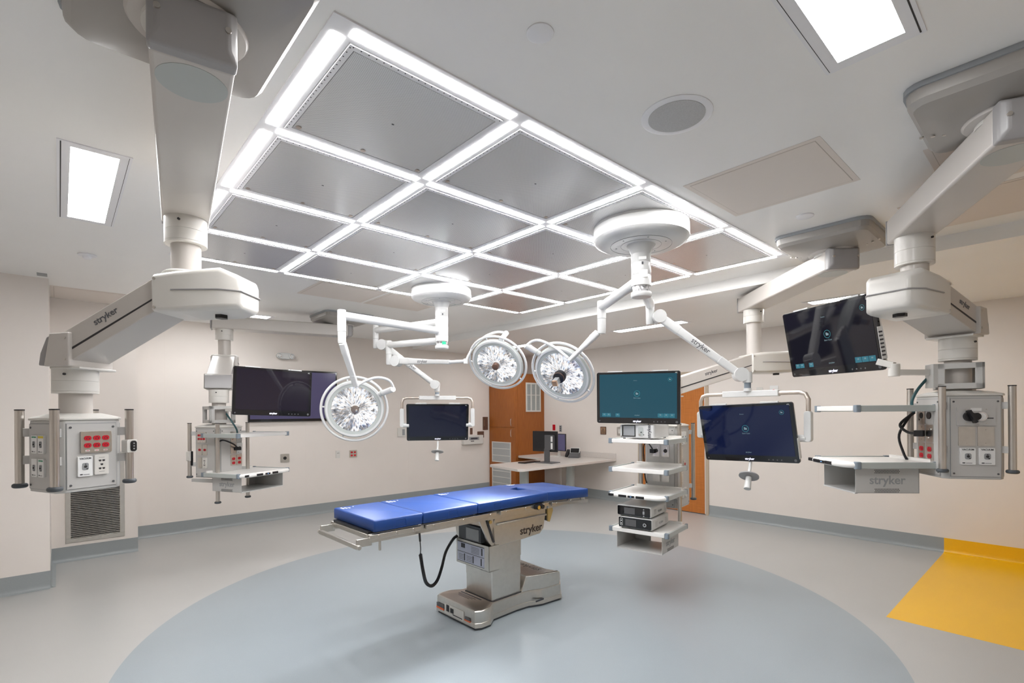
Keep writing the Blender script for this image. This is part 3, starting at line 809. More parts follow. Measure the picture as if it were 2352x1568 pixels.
# ---- service head of the left boom
g = .161
service_head(BL, (.0646, 3.443), -66, .141, 1.592, 1.238,
    [(g, g, 1.648, 1.255), (-g, g, 1.648, 1.255), (-g, -g, 1.648, 1.255), (g, -g, 1.648, 1.255)],
    [(0, .014, 1.482, .135, .106, 'red6'), (0, -.035, 1.362, .062, .098, 'vac'), (0, .036, 1.366, .062, .100, 'data'),
     (3, -.038, 1.475, .05, .088, 'gasg'), (3, .024, 1.475, .05, .088, 'gasy'), (3, -.038, 1.36, .05, .088, 'gas'), (3, .024, 1.36, .05, .088, 'gasg')])
# pole remote on the right-hand pole
n_, a_ = fvec(-66)
pp = V((.0646, 3.443, 0)) + a_ * g + n_ * g
hc = MB().mat('white').at((pp.x, pp.y, 1.452), a_, V((0, 0, 1))); hc.rrect(0, 0, .05, .068, .008, -.024, .026); hc.mat('black').rrect(.006, 0, .03, .056, .012, .025, .030)
hc.mat('midgrey'); [hc.cyl((.006, v, .029), (.006, v, .032), .004, n=10) for v in (-.014, 0, .014)]
tag(hc.build('boom_remote', origin=(pp.x, pp.y, 1.452), bevel=.002), 'small white control with black keypad clipped to a pole of the left foreground boom', 'boom control')

# ---- boom, right foreground
BR = empty('equipment_boom', (2.80, .156, ZC), 'large cream ceiling boom in the right foreground whose head carries two shelves', 'ceiling boom', 'ceiling equipment booms')
boom_cover(BR, (2.80, .15), .30, .30)
top_arm(BR, (2.797, .156), (3.707, .614), 2.62, 2.765, .21, .165, .12)
collar(BR, 3.707, .614, 2.62, 2.455, .095, .068, 2.34)
MB().mat('white').lathe([(.11, 2.33), (.11, 2.365), (.095, 2.375)], 32, (3.707, .614, 0)).build('column_base', BR)
spring_arm(BR, (3.707, .614), (4.243, .489), 2.255, 2.07, (.085, .31), .28, .195)
collar(BR, 4.243, .489, 2.065, 1.925, .095, .068, 1.70)
# ---- boom, far left (in front of the wall screen)
BT = empty('equipment_boom', (2.72, 6.42, ZC), 'ceiling boom at left rear whose head stands before the wall screen', 'ceiling boom', 'ceiling equipment booms')
boom_cover(BT, (2.77, 6.42), .32, .30)
top_arm(BT, (2.74, 6.43), (1.468, 6.755), 2.62, 2.765, .21, .15, .14)
collar(BT, 1.468, 6.755, 2.62, 2.49, .095, .068, 2.30)
spring_arm(BT, (1.468, 6.755), (1.274, 6.115), 2.22, 1.88, (.085, .30), .27, .185)
collar(BT, 1.274, 6.115, 1.875, 1.736, .095, .068, 1.47)
# ---- boom, far right (before the wooden door)
BC = empty('equipment_boom', (4.24, 1.18, ZC), 'ceiling boom at right rear whose shelf tower hangs before the wooden door', 'ceiling boom', 'ceiling equipment booms')
boom_cover(BC, (4.24, 1.18), .31, .295)
top_arm(BC, (4.24, 1.18), (5.163, 2.128), 2.62, 2.765, .21, .15, .14)
collar(BC, 5.163, 2.128, 2.62, 2.35, .095, .068, 2.12) if False else collar(BC, 5.163, 2.128, 2.62, 2.49, .095, .068, 2.14)
spring_arm(BC, (5.163, 2.128), (4.44, 2.667), 2.08, 1.76, (.09, .42), .27, .185)
collar(BC, 4.44, 2.667, 1.76, 1.62, .095, .068, 1.47)

def bracket_frame(root, c, phi, z1, z0, r=.14):
    """square window frames clamped round the column under the collar"""
    n, a = fvec(phi)
    mb = MB().mat('headgrey').at((*c, 0), a, -n)
    t = .035; h = r
    for k in range(4):
        nn, aa = fvec(phi + 90 * k)
        mb.at(V((*c, 0)) + nn * h, aa, V((0, 0, 1)))
        mb.box((0, z1 - t / 2, 0), (2 * h, t, .02)); mb.box((0, z0 + t / 2, 0), (2 * h, t, .02))
        mb.box((-h + t / 2, (z0 + z1) / 2, 0), (t, z1 - z0, .02)); mb.box((h - t / 2, (z0 + z1) / 2, 0), (t, z1 - z0, .02))
    mb.at((*c, 0)); mb.lathe([(.09, z0), (.09, z0 + .02)], 20); mb.lathe([(.09, z1 - .02), (.09, z1)], 20)
    o = mb.build('mount_frame', root, bevel=.003)
    return o
bracket_frame(BR, (4.243, .489), -168, 1.905, 1.745, .105)
g = .178
service_head(BR, (4.243, .489), -145, .162, 1.700, 1.195,
    [(g, g, 1.76, 1.235), (-g, g, 1.76, 1.235), (-g, -g, 1.76, 1.235), (g, -g, 1.76, 1.235)],
    [(0, .0, 1.575, .20, .11, 'suction'), (0, -.048, 1.455, .085, .115, 'steel'), (0, .05, 1.455, .085, .115, 'steel'),
     (0, -.045, 1.335, .078, .10, 'vac'), (0, .053, 1.335, .078, .10, 'vac'),
     (3, .03, 1.58, .075, .11, 'grom'), (3, -.06, 1.58, .075, .11, 'socket'), (3, -.06, 1.465, .075, .11, 'steel'), (3, .03, 1.465, .075, .11, 'socket'), (3, -.06, 1.35, .075, .11, 'red2'), (3, .03, 1.35, .075, .11, 'red2')])
s1 = shelf(BR, (4.086, 1.255), -45.6, .485, .50, 1.645, lip=False)
s2 = shelf(BR, (4.086, 1.255), -45.6, .485, .50, 1.285, grip=True, basket=.165)

bracket_frame(BT, (1.274, 6.115), -84, 1.70, 1.52, .115)
g = .19
service_head(BT, (1.274, 6.115), -60, .165, 1.475, .955,
    [(g, g, 1.525, .70), (-g, g, 1.525, .70), (-g, -g, 1.525, .95)],
    [(0, .02, 1.375, .07, .11, 'socket'), (0, .095, 1.375, .07, .11, 'grom'), (0, .02, 1.25, .07, .11, 'steel'), (0, .095, 1.25, .07, .11, 'gas'), (0, .02, 1.125, .07, .11, 'red2'), (0, .095, 1.125, .07, .11, 'red2'),
     (3, -.04, 1.375, .12, .11, 'red6'), (3, -.07, 1.245, .06, .11, 'red1'), (3, 0, 1.245, .06, .11, 'red1'), (3, -.07, 1.11, .055, .11, 'steel'), (3, 0, 1.11, .055, .11, 'data')])
shelf(BT, (1.303, 5.466), 118, .655, .50, 1.417, lip=False)
shelf(BT, (1.303, 5.466), 118, .655, .50, 1.02, grip=True, basket=.15)

g = .19
service_head(BC, (4.44, 2.667), 190, .165, 1.47, .70,
    [(g, g, 1.50, .52), (-g, g, 1.50, .52), (g, -g, 1.50, .74), (-g, -g, 1.50, .74)],
    [(0, -.04, 1.36, .07, .11, 'steel'), (0, .05, 1.36, .07, .11, 'steel'), (0, -.04, 1.24, .07, .11, 'socket'), (0, .05, 1.24, .07, .11, 'socket'), (0, -.04, 1.0, .07, .11, 'steel'), (0, .05, 1.0, .07, .11, 'steel'),
     (1, -.07, 1.36, .05, .12, 'gas'), (1, .0, 1.36, .05, .12, 'gas'), (1, -.07, 1.22, .05, .12, 'steel'), (1, 0, 1.11, .06, .07, 'red1'), (1, -.07, .98, .05, .12, 'steel'), (1, -.06, .84, .05, .09, 'data'), (1, .01, .84, .05, .09, 'data')])
for z, gp, bk in ((1.374, False, 0), (1.118, False, 0), (.90, True, 0), (.586, False, .15)):
    shelf(BC, (3.685, 2.80), 9.8, .54, .49, z, grip=gp, basket=bk)

# cables on the booms
def cable(name, root, pts, r=.006, k='black', sm=6):
    return MB().mat(k).tube(pts, r, 8, smooth=sm).build(name, root)
cable('cable', BR, [(4.17, .62, 1.83), (4.13, .67, 1.75), (4.12, .70, 1.67), (4.12, .69, 1.60)], .009, 'tealcable')
cable('cable', BR, [(4.26, .71, 1.60), (4.22, .78, 1.52), (4.16, .73, 1.47), (4.12, .67, 1.465)], .009)
cable('cable', BR, [(4.25, .73, 1.58), (4.24, .79, 1.45), (4.25, .77, 1.33), (4.25, .74, 1.26)], .008)
MB().mat('black').box((4.13, .665, 1.465), (.06, .05, .04)).build('plug', BR, bevel=.004)
cable('cable', BT, [(1.32, 6.01, 1.62), (1.36, 5.94, 1.53), (1.40, 5.93, 1.45), (1.42, 5.99, 1.38)], .009, 'tealcable')
cable('cable', BT, [(1.20, 5.94, 1.30), (1.26, 5.90, 1.345), (1.36, 5.90, 1.30), (1.42, 5.98, 1.25)], .008)
MB().mat('black').box((1.42, 5.985, 1.245), (.07, .03, .035)).build('plug', BT, bevel=.004)
cable('cable', BC, [(4.24, 2.80, 1.15), (4.24, 2.80, 1.28), (4.25, 2.76, 1.31), (4.255, 2.71, 1.25)], .006)
cable('cable', BC, [(4.24, 2.80, 1.20), (4.24, 2.79, 1.0), (4.24, 2.77, .92)], .006)
MB().mat('black').box((4.25, 2.705, 1.235), (.04, .05, .04)).build('plug', BC, bevel=.004)
MB().mat('black').beam((4.2, 2.70, 1.335), (4.22, 2.55, 1.335), .05, .035).build('power_strip', BC, bevel=.004)
n_, a_ = fvec(-60)
bh_ = V((1.274, 6.115, 0)) - a_ * .19 - n_ * .19
MB().mat('white').at((bh_.x, bh_.y, 1.17), a_, V((0, 0, 1))).rrect(-.008, .01, .034, .10, .01, -.02, .022).mat('black').rrect(.006, -.015, .022, .15, .008, -.01, .028).build('control_handle', BT)
MB().mat('headgrey').at((1.274, 6.115, .93), fvec(-150)[1], V((0, 0, 1))).box((0, 0, .19), (.30, .035, .03)).build('side_rail', BT, bevel=.003)
# link arms carrying the flat monitors
lk = MB().mat('white'); lk.beam((4.18, .60, 1.855), (3.96, .755, 1.855), .06, .035); lk.cyl((3.95, .76, 1.83), (3.95, .76, 1.91), .032); lk.beam((3.95, .76, 1.90), (3.955, .845, 1.93), .06, .04)
lk.build('monitor_link', BR, bevel=.003)
cl = MB().mat('headgrey').at((4.243, .489, 1.83), fvec(125)[1], V((0, 0, 1))); cl.box((0.02, 0, .15), (.09, .15, .035)); cl.build('clamp_plate', BR, bevel=.004)
lk = MB().mat('white'); lk.beam((1.33, 6.0, 1.66), (1.50, 5.68, 1.66), .06, .035); lk.cyl((1.50, 5.68, 1.62), (1.50, 5.68, 1.80), .03); lk.beam((1.50, 5.68, 1.78), (1.60, 5.50, 1.80), .05, .05); lk.build('monitor_link', BT, bevel=.003)
lk = MB().mat('white'); lk.beam((4.36, 2.65, 1.60), (4.02, 2.60, 1.60), .06, .035); lk.cyl((4.0, 2.60, 1.57), (4.0, 2.60, 1.74), .03); lk.beam((4.0, 2.60, 1.72), (3.80, 2.545, 1.72), .05, .05); lk.build('monitor_link', BC, bevel=.003)

# ---------------------------------------------------------------- flat monitors
def monitor(c, xa, upv, W, scr, label, ui=0, depth=.05, logo=True, group='flat medical monitors'):
    x = V(xa).normalized(); u = V(upv); n = x.cross(u).normalized()   # n = out of the screen? x right, u up -> n towards viewer
    u = n.cross(x).normalized()
    H = W / 1.60
    e = empty('monitor', c, label, 'monitor', group)
    c = V(c)
    T = dict(o=c, x=x, y=u)
    mb = MB().mat('bezel').at(**T); mb.rrect(0, 0, W, H, .018, -.018, 0, 5); mb.build('front_glass', e, bevel=.002)
    b = MB().mat('white').at(**T); b.loft([[(p[0], p[1], z) for p in rr_pts(0, 0, W * s, H * s, .02)] for s, z in ((.985, -.018), (.985, -.034), (.90, -depth - .01))]); b.build('rear_shell', e)
    s = MB().mat(scr).at(**T); dz = .0015; s.box((0, H * .035, dz / 2), (W * .925, H * .845, dz)); so = s.build('screen', e)
    for k in (-.27, .27):
        t = MB().mat('lampwhite').at(**T); t.box((W * k, H / 2 + .004, -.014), (W * .18, .01, .02)); t.build('top_vent', e)
    k = MB().mat('darkgrey').at(**T)
    for i in range(4): k.cyl((W * (.20 + i * .042), -H * .455, 0), (W * (.20 + i * .042), -H * .455, .001), W * .007, n=12)
    k.mat('darkgrey').cyl((W * .46, -H * .455, 0), (W * .46, -H * .455, .001), W * .014, n=18).cyl((-W * .465, -H * .455, 0), (-W * .465, -H * .455, .001), W * .008, n=12)
    k.build('buttons', e)
    if logo: text('stryker', c - u * H * .452 + n * .001, x, u, W * .034, 'glowwhite', 'logo', e, ext=.0003, bold=.0004)
    text('4K', c + x * W * .455 + u * H * .462 + n * .001, x, u, W * .026, 'lampgrey', 'logo', e, ext=.0003)
    if ui:
        def icon(px, py, r, h_):
            q = MB().mat('uiring').at(**T); n_ = 28
            for i in range(n_):
                a0, a1 = 2 * pi * i / n_, 2 * pi * (i + 1) / n_
                q.quad((px + r * cos(a0), py + r * sin(a0), .0022), (px + r * cos(a1), py + r * sin(a1), .0022), (px + r * .9 * cos(a1), py + r * .9 * sin(a1), .0022), (px + r * .9 * cos(a0), py + r * .9 * sin(a0), .0022))
            q.build('icon_ring', so)
            q = MB().mat('uitext').at(**T); q.prism([(px - r * .42, py - r * .35), (px + r * .42, py - r * .35), (px + r * .42, py + r * .2), (px, py + r * .2), (px - r * .1, py + r * .4), (px - r * .42, py + r * .4)], .0016, .0024); q.build('icon', so)
        icon(0, H * .08, W * .036, 0); icon(W * .385, H * .34, W * .023, 0)
        tiles = [(W * (.275 + i * .066), .062, .075) for i in range(3)] + [(-W * (.405 - i * .056), .052, .065) for i in (0, 1, 3)] if ui > 1 else []
        for tx, tw, th_ in tiles:
            q = MB().mat('uitile').at(**T); q.box((tx, -H * .335, .0018), (W * tw, H * th_, .0006)); q.mat('uitext').box((tx, -H * .325, .0022), (W * .018, H * .02, .0006)); q.build('screen_tile', so)
        text('Start Case', c + n * .002 - u * H * .005, x, u, W * .02, 'uitext', 'screen_text', so, ext=.0002)
        text('stryker', c + n * .002 - u * H * .335, x, u, W * .022, 'uitext', 'screen_text', so, ext=.0002)
        text('Devices', c + n * .002 - x * W * .02 + u * H * .33, x, u, W * .014, 'uitext', 'screen_text', so, ext=.0002)
    return e
monitor((1.590, 5.31, 1.829), (.999, .022, -.035), (.035, -.012, .999), .742, 'scrA', 'dark monitor on the left rear boom overlapping the wall screen', 0)
m2 = monitor((3.493, 5.267, 1.494), (.846, -.533, -.003), (-.16, -.26, .95), .76, 'scrB', 'dark navy monitor in a white yoke under the left lamp canopy, facing front', 0)
m3 = monitor((3.71, 2.515, 1.735), (.344, -.939, -.016), (-.046, -.033, .998), .72, 'scrC', 'teal lit monitor above the shelf tower in front of the door', 2)
m4 = monitor((4.121, 1.764, 1.437), (-.044, -.999, .031), (-.208, .04, .977), .76, 'scrD', 'dark blue tilted monitor in a white yoke under the right lamp canopy', 1)
m5 = monitor((4.109, 1.173, 2.125), (-.515, -.857, -.009), (-.166, .09, .982), .806, 'scrE', 'highest monitor, tilted with blue screen tiles, beside the right foreground boom', 2)
lb = MB().mat('paper').at((4.109, 1.173, 2.125), (-.515, -.857, -.009), (-.166, .09, .982)); lb.b2((.404, -.18, -.03), (.406, .03, .012)); lb.mat('ink')
for i in range(7): lb.b2((.4055, -.16 + i * .025, -.02), (.4068, -.15 + i * .025, .008))
lb.build('side_label', m5)
lb = MB().mat('paper').at((4.121, 1.764, 1.437), (-.044, -.999, .031), (-.208, .04, .977)); lb.b2((.382, -.2, -.03), (.384, -.04, .01)); lb.build('side_label', m4)

def yoke(mon, c, xa, W, drop, topz, hub, tiltn, handle=True):
    """C shaped carrier behind and above a monitor, hanging from hub point"""
    x = V((xa[0], xa[1], 0)).normalized(); n = x.cross(V((0, 0, 1))).normalized()
    c = V(c); hub = V(hub)
    a = W / 2 + .055
    bar = MB().mat('lampwhite').at((c.x, c.y, topz), x, V((0, 0, 1)))
    bar.box((0, 0, -.03), (W * .60, .05, .05)); bo = bar.build('yoke_bar', mon, bevel=.006)
    for s in (-1, 1):
        t = MB().mat('yoke').at((c.x, c.y, 0), x, V((0, 0, 1)))
        t.tube([(s * W * .28, topz, -.03), (s * (a - .06), topz, -.03), (s * (a - .02), topz - .012, -.03), (s * a, topz - .055, -.03), (s * a, c.z + .16, -.03)], .017, 12)
        t.build('yoke_tube', bo)
        q = MB().mat('lampwhite').at((c.x, c.y, 0), x, V((0, 0, 1)))
        q.rrect(s * a, c.z + .06, .05, .23, .02, -.055, -.005); q.cyl((s * (a - .01), c.z - .03, -.03), (s * (W / 2 - .03), c.z - .03, -.03), .028)
        q.build('yoke_joint', bo, bevel=.004)
    post = MB().mat('lampwhite').cyl((hub.x, hub.y, topz + .02), (hub.x, hub.y, topz + .045), .03).mat('bumper').cyl((hub.x, hub.y, topz + .045), (hub.x, hub.y, hub.z), .026)
    post.build('swivel_post', mon)
    if handle:
        u = V((0, 0, 1)); dn = V(tiltn).normalized()
        b0 = c - V((0, 0, 1)) * (W / 3.2) + dn * .0 - n * .03
        h = MB().mat('lampwhite'); h.cyl(b0, b0 + dn * .14, .012)
        h.mat('lampwhite').cyl(b0 + dn * .14, b0 + dn * .245, .022, .026)
        ho = h.build('positioning_handle', mon)
        k = MB().mat('capgrey'); k.cyl(b0 + dn * .125, b0 + dn * .135, .075, .075, 28); k.mat('paper').cyl(b0 + dn * .1240, b0 + dn * .1255, .05, .05, 28); k.build('handle_disc', ho, bevel=.003)
yoke(m2, (3.493, 5.267, 1.494), (.846, -.533), .76, 0, 1.80, (3.487, 5.269, 1.87), (-.23, -.26, -.93))
yoke(m4, (4.16, 1.76, 1.437), (-.044, -.999), .76, 0, 1.755, (4.166, 1.769, 1.85), (-.54, -.12, -.8))

# ---------------------------------------------------------------- surgical lamp mounts
def canopy(root, x, y, r=.315):
    mb = MB().mat('lampwhite')
    mb.lathe([(r, ZC - .0005), (r, ZC - .02), (r - .004, ZC - .022), (r, ZC - .024), (r, ZC - .10), (r - .012, ZC - .115), (r - .055, ZC - .135), (.10, ZC - .137)], 64, (x, y, 0))
    o = mb.build('canopy', root)
    s = MB().mat('midgrey'); s.torus(.001, .0005) if False else None
    s.at((x, y, ZC - .1372)); s.torus(.205, .0012, 48, 6); s.torus(.135, .0012, 48, 6)
    for k in range(6): s.cyl((.17 * cos(k), .17 * sin(k), -.002), (.17 * cos(k), .17 * sin(k), .001), .005, n=10)
    s.build('canopy_ring', o)
    c = MB().mat('lampwhite').lathe([(.098, ZC - .136), (.086, ZC - .15), (.066, ZC - .20)], 40, (x, y, 0)); c.build('spindle_flare', root)

def spring(root, A, B, r0=.045, r1=.03, logo=None, w=.05, disc0=.045, disc1=.045, cover=True):
    A, B = V(A), V(B); d = (B - A).normalized(); L = (B - A).length
    sd = d.cross(V((0, 0, 1))).normalized(); upv = sd.cross(d)
    mb = MB().mat('lampwhite').at(A, d, upv)
    def rc(t, h, ww): return [(t, y, z) for y, z in [(p[0], p[1]) for p in rr_pts(0, 0, h, ww, min(h, ww) * .22, 3)]]
    mb.loft([rc(.02, r0 * 1.7, w), rc(L * .25, r0 * 1.8, w), rc(L * .252, r0 * 1.65, w * .94), rc(L * .75, r1 * 1.65, w * .9), rc(L * .752, r1 * 1.8, w * .96), rc(L, r1 * 1.7, w * .9)])
    o = mb.build('spring_arm', root)
    if logo:
        for s in (-1, 1):
            text('stryker', A + d * L * .52 + sd * s * (w * .47 + .0005), (d if s > 0 else -d), upv, logo, 'logogrey', 'logo', o, ext=.0006, bold=.0006)
    return o

def hub(root, x, y, zb, bands, green=False):
    mb = MB().mat('lampwhite'); prof = [(.066, ZC - .19)]
    for z in bands: prof += [(.066, z + .002), (.0645, z), (.066, z - .002)]
    prof += [(.066, zb + .075)]
    mb.lathe(prof, 36, (x, y, 0)); o = mb.build('spindle', root)
    MB().mat('green' if green else 'frost').lathe([(.061, zb + .075), (.058, zb + .05), (.061, zb + .03)], 36, (x, y, 0)).build('indicator_collar', o) if not green else None
    if green:
        MB().mat('frost').lathe([(.061, zb + .075), (.058, zb + .05), (.061, zb + .03)], 36, (x, y, 0)).build('indicator_collar', o)
        MB().mat('green').b2((x - .035, y - .0655, zb + .04), (x + .005, y - .055, zb + .066)).build('status_lamp', o)
    MB().mat('lampwhite').lathe([(.068, zb + .032), (.070, zb + .026), (.070, zb + .008), (.064, zb)], 36, (x, y, 0)).build('end_cap', o)
    lb = MB().mat('paper'); n = V((-x, -y, 0)).normalized(); t = V((-n.y, n.x, 0))
    lb.at(V((x, y, 0)) + n * .0655, t, V((0, 0, 1)))
    lb.box((.01, ZC - .24, 0), (.05, .02, .004)); lb.box((.015, ZC - .345, 0), (.055, .05, .004)); lb.mat('ink').box((.01, ZC - .275, .001), (.012, .018, .004))
    lb.build('rating_label', o)

def tube_arm(root, x, y, z, E, r0=.036, zt=None, zb=None, rv=.034):
    """round tube from spindle (x,y,z) to elbow E then vertical elbow from zt down to zb"""
    E = V(E)
    mb = MB().mat('lampwhite'); mb.cyl((x, y, z), (E.x, E.y, E.z), r0, r0); mb.build('tube_arm', root)
    v = MB().mat('lampwhite'); v.lathe([(rv * .9, zt + .004), (rv, zt), (rv, zb)], 24, (E.x, E.y, 0)); v.build('elbow', root)

# left mount (lamps one and two, front monitor)
LX, LY = 2.94, 4.35
ML = empty('lamp_mount', (LX, LY, ZC), 'white round ceiling canopy and triple arm mount farther away at centre left', 'lamp mount', 'ceiling lamp mounts')
canopy(ML, LX, LY, .305)
hub(ML, LX, LY, 2.275, (2.60, 2.50, 2.405), True)
tube_arm(ML, LX, LY, 2.455, (1.839, 4.263, 2.47), .037, 2.515, 2.33, .037)
j = MB().mat('lampwhite').lathe([(.035, 2.328), (.035, 2.24), (.03, 2.225)], 24, (1.839, 4.263, 0)); j.build('elbow_joint', ML)
spring(ML, (1.825, 4.23, 2.24), (2.014, 4.37, 1.862), .032, .018, None, .055)
tube_arm(ML, LX, LY, 2.36, (2.849, 5.304, 2.405), .036, 2.45, 2.30, .034)
j = MB().mat('lampwhite').lathe([(.033, 2.298), (.033, 2.19), (.028, 2.175)], 24, (2.849, 5.304, 0)).cyl((2.82, 5.12, 2.207), (2.90, 5.16, 2.207), .062, n=28); j.build('elbow_joint', ML)
spring(ML, (2.865, 5.14, 2.207), (3.08, 4.40, 2.15), .042, .026, .05, .06)
MB().mat('lampwhite').tube([(3.08, 4.40, 2.15), (3.123, 4.19, 2.147)], .018, 12).cyl((3.123, 4.184, 2.12), (3.123, 4.184, 2.17), .024).build('arm_tip', ML)
tube_arm(ML, LX, LY, 2.555, (2.808, 5.543, 2.60), .036, 2.655, 2.50, .034)
j = MB().mat('lampwhite').lathe([(.033, 2.498), (.033, 2.40), (.028, 2.385)], 24, (2.808, 5.543, 0)).cyl((2.81, 5.41, 2.42), (2.88, 5.46, 2.42), .062, n=28); j.build('elbow_joint', ML)
spring(ML, (2.845, 5.44, 2.42), (3.46, 5.29, 1.97), .042, .034, .05, .06)
MB().mat('lampwhite').cyl((3.43, 5.24, 1.963), (3.49, 5.30, 1.963), .055, n=28).lathe([(.034, 1.965), (.034, 1.88)], 20, (3.487, 5.269, 0)).build('wrist_joint', ML)

# right mount (third lamp, blue monitor)
RX, RY = 2.985, 1.984
MR = empty('lamp_mount', (RX, RY, ZC), 'nearer white round ceiling canopy with two lamp arms at centre right', 'lamp mount', 'ceiling lamp mounts')
canopy(MR, RX, RY, .32)
hub(MR, RX, RY, 2.402, (2.635, 2.55))
tube_arm(MR, RX, RY, 2.53, (3.407, 2.653, 2.50), .037, 2.545, 2.40, .037)
j = MB().mat('lampwhite').lathe([(.035, 2.398), (.035, 2.29), (.03, 2.275)], 24, (3.406, 2.653, 0)); j.build('elbow_joint', MR)
spring(MR, (3.40, 2.67, 2.30), (3.316, 2.936, 2.064), .032, .018, None, .055)
tube_arm(MR, RX, RY, 2.50, (3.754, 2.408, 2.52), .036, 2.56, 2.47, .036)
j = MB().mat('lampwhite').lathe([(.036, 2.56), (.036, 2.49), (.034, 2.488), (.034, 2.37), (.028, 2.355)], 24, (3.753, 2.409, 0)).cyl((3.735, 2.30, 2.414), (3.80, 2.36, 2.414), .055, n=28); j.build('elbow_joint', MR)
spring(MR, (3.765, 2.33, 2.414), (4.135, 1.82, 1.915), .042, .036, .06, .06)
MB().mat('lampwhite').cyl((4.105, 1.785, 1.912), (4.165, 1.84, 1.912), .056, n=28).lathe([(.036, 1.93), (.036, 1.845)], 20, (4.166, 1.769, 0)).build('wrist_joint', MR)

# ---------------------------------------------------------------- surgical light heads
def lamp_head(c, imgdir, tilt, label, arc, joint, core, pw):
    c = V(c); cp = V((0, 0, CAMZ)); v = (cp - c).normalized()
    rr = v.cross(V((0, 0, 1))).normalized() * -1; uu = rr.cross(v) * -1
    # rr: towards picture right, uu: up, v: towards the viewing side of the room
    rr = V((0, 0, 1)).cross(v).normalized(); uu = v.cross(rr).normalized()
    n = (v * cos(R(tilt)) + (rr * imgdir[0] - uu * imgdir[1]) * sin(R(tilt))).normalized()
    x = uu.cross(n).normalized(); y = n.cross(x)
    T = Mx((x, y, n)).transposed().to_4x4(); T.translation = c
    e = bpy.data.objects.new('surgical_light', None); COL.objects.link(e); e.matrix_world = T; WM[e.name] = T
    tag(e, label, 'surgical light', 'surgical lights')
    def mb(k):
        b = MB().mat(k); b.T = T.copy(); return b
    b = mb('lampgrey'); b.lathe([(.243, .012), (.262, .016), (.274, .004), (.276, -.012), (.262, -.035), (.20, -.072), (.09, -.092), (.04, -.095)], 64); b.build('housing', e)
    b = mb('dark'); b.lathe([(.262, -.002)] * 1 + [(.262, -.001)], 8); b.bm.free()
    b = mb('lampwhite'); b.torus(.306, .0125, 72, 10, z=-.012); ro = b.build('handle_ring', e)
    q = mb('lampwhite')
    for k in range(5):
        a = k * 2 * pi / 5 + .55
        q.beam((.27 * cos(a), .27 * sin(a), -.010), (.304 * cos(a), .304 * sin(a), -.012), .014, .010, up=(0, 0, 1))
    q.build('ring_spoke', ro)
    q = mb('lampwhite'); q.torus(.256, 0, 72, 4, z=.014, sq=(.018, .008)); q.build('bezel_ring', e)
    # lens with own origin so that its facets run round its axis
    l = mb('lens'); prof = [(.246, .008), (.20, .014), (.14, .020), (.045, .022)]
    l.lathe(prof, 72); l.build('lens', e)
    f = mb('paper')
    h = mb('lampwhite'); h.lathe([(.046, .018), (.050, .026), (.046, .036), (.03, .038)], 32); ho = h.build('hub_ring', e); f.bm.free()
    if core == 'bronze':
        k = mb('bronze'); k.lathe([(.040, .036), (.036, .048), (.012, .05)], 32); k.mat('dark')
        for i in range(3): k.cyl((.043 * cos(i * 2.1 + .5), .043 * sin(i * 2.1 + .5), .034), (.043 * cos(i * 2.1 + .5), .043 * sin(i * 2.1 + .5), .040), .005, n=10)
        k.mat('chrome').cyl((.01, -.005, .045), (.014, -.012, .075), .009); k.build('handle_socket', ho)
    elif core == 'white':
        k = mb('brownplate'); k.lathe([(.036, .036), (.034, .075), (.030, .078)], 32); k.build('handle_socket', ho)
    else:
        k = mb('black'); k.lathe([(.056, .03), (.058, .055), (.05, .06), (.052, .09), (.04, .095)], 36); k.mat('brownplate').torus(.052, .004, 32, 6, z=.078)
        k.mat('midgrey').box((-.005, -.01, .12), (.045, .05, .07)); k.mat('bronzeplate').box((-.005, -.01, .162), (.047, .052, .02)); k.mat('paper').box((-.005, -.036, .12), (.02, .002, .035)); k.build('camera_module', ho, bevel=.003)
    # curved yoke and joint
    jn = V(joint); jd = (jn - c); 
    rim = c + (jd - n * jd.dot(n)).normalized() * .275
    t = MB().mat('lampwhite'); t.cyl(rim, jn, .026, .028); t.mat('lampgrey').cyl(rim * .8 + jn * .2, rim * .72 + jn * .28, .0285, .0285)
    t.build('ring_joint', e)
    t = MB().mat('lampwhite'); t.tube(arc, .0125, 12, smooth=6); t.build('curved_yoke', e)
    # the head's own light
    ld = bpy.data.lights.new('lamp_light', 'SPOT'); ld.energy = P_LAMP * 12 * pw; ld.spot_size = R(56); ld.spot_blend = .75; ld.shadow_soft_size = .20; ld.color = (.95, .97, 1)
    lo = bpy.data.objects.new('lamp_light', ld); COL.objects.link(lo)
    W_ = T @ Mx.Translation(V((0, 0, .06)))
    x2 = Mx.Rotation(pi, 4, 'X')
    lo.parent = e; lo.matrix_local = Mx.Translation(V((0, 0, .06))) @ x2
    return e
lamp_head((2.116, 4.618, 1.657), (.2, .5), 12, 'surgical light at left facing the viewer, in front of the wall screen',
          [(2.342, 4.281, 1.868), (2.297, 4.281, 1.923), (2.203, 4.312, 1.946), (2.1, 4.35, 1.915), (2.023, 4.366, 1.866)], (2.342, 4.281, 1.843), 'bronze', .2)
lamp_head((3.364, 3.968, 2.118), (-.53, .85), 36, 'middle surgical light above the wooden cabinet, with a white hub',
          [(3.435, 3.904, 2.431), (3.358, 3.973, 2.441), (3.265, 4.057, 2.392), (3.174, 4.139, 2.276), (3.123, 4.184, 2.147)], (3.435, 3.904, 2.431), 'white', 1.3)
lamp_head((3.453, 3.149, 1.969), (-.64, .77), 38, 'right-hand surgical light with a black camera in its hub',
          [(3.19, 3.34, 2.222), (3.207, 3.303, 2.257), (3.238, 3.221, 2.263), (3.296, 3.088, 2.191), (3.322, 2.957, 2.089)], (3.185, 3.349, 2.228), 'camera', 3.6)

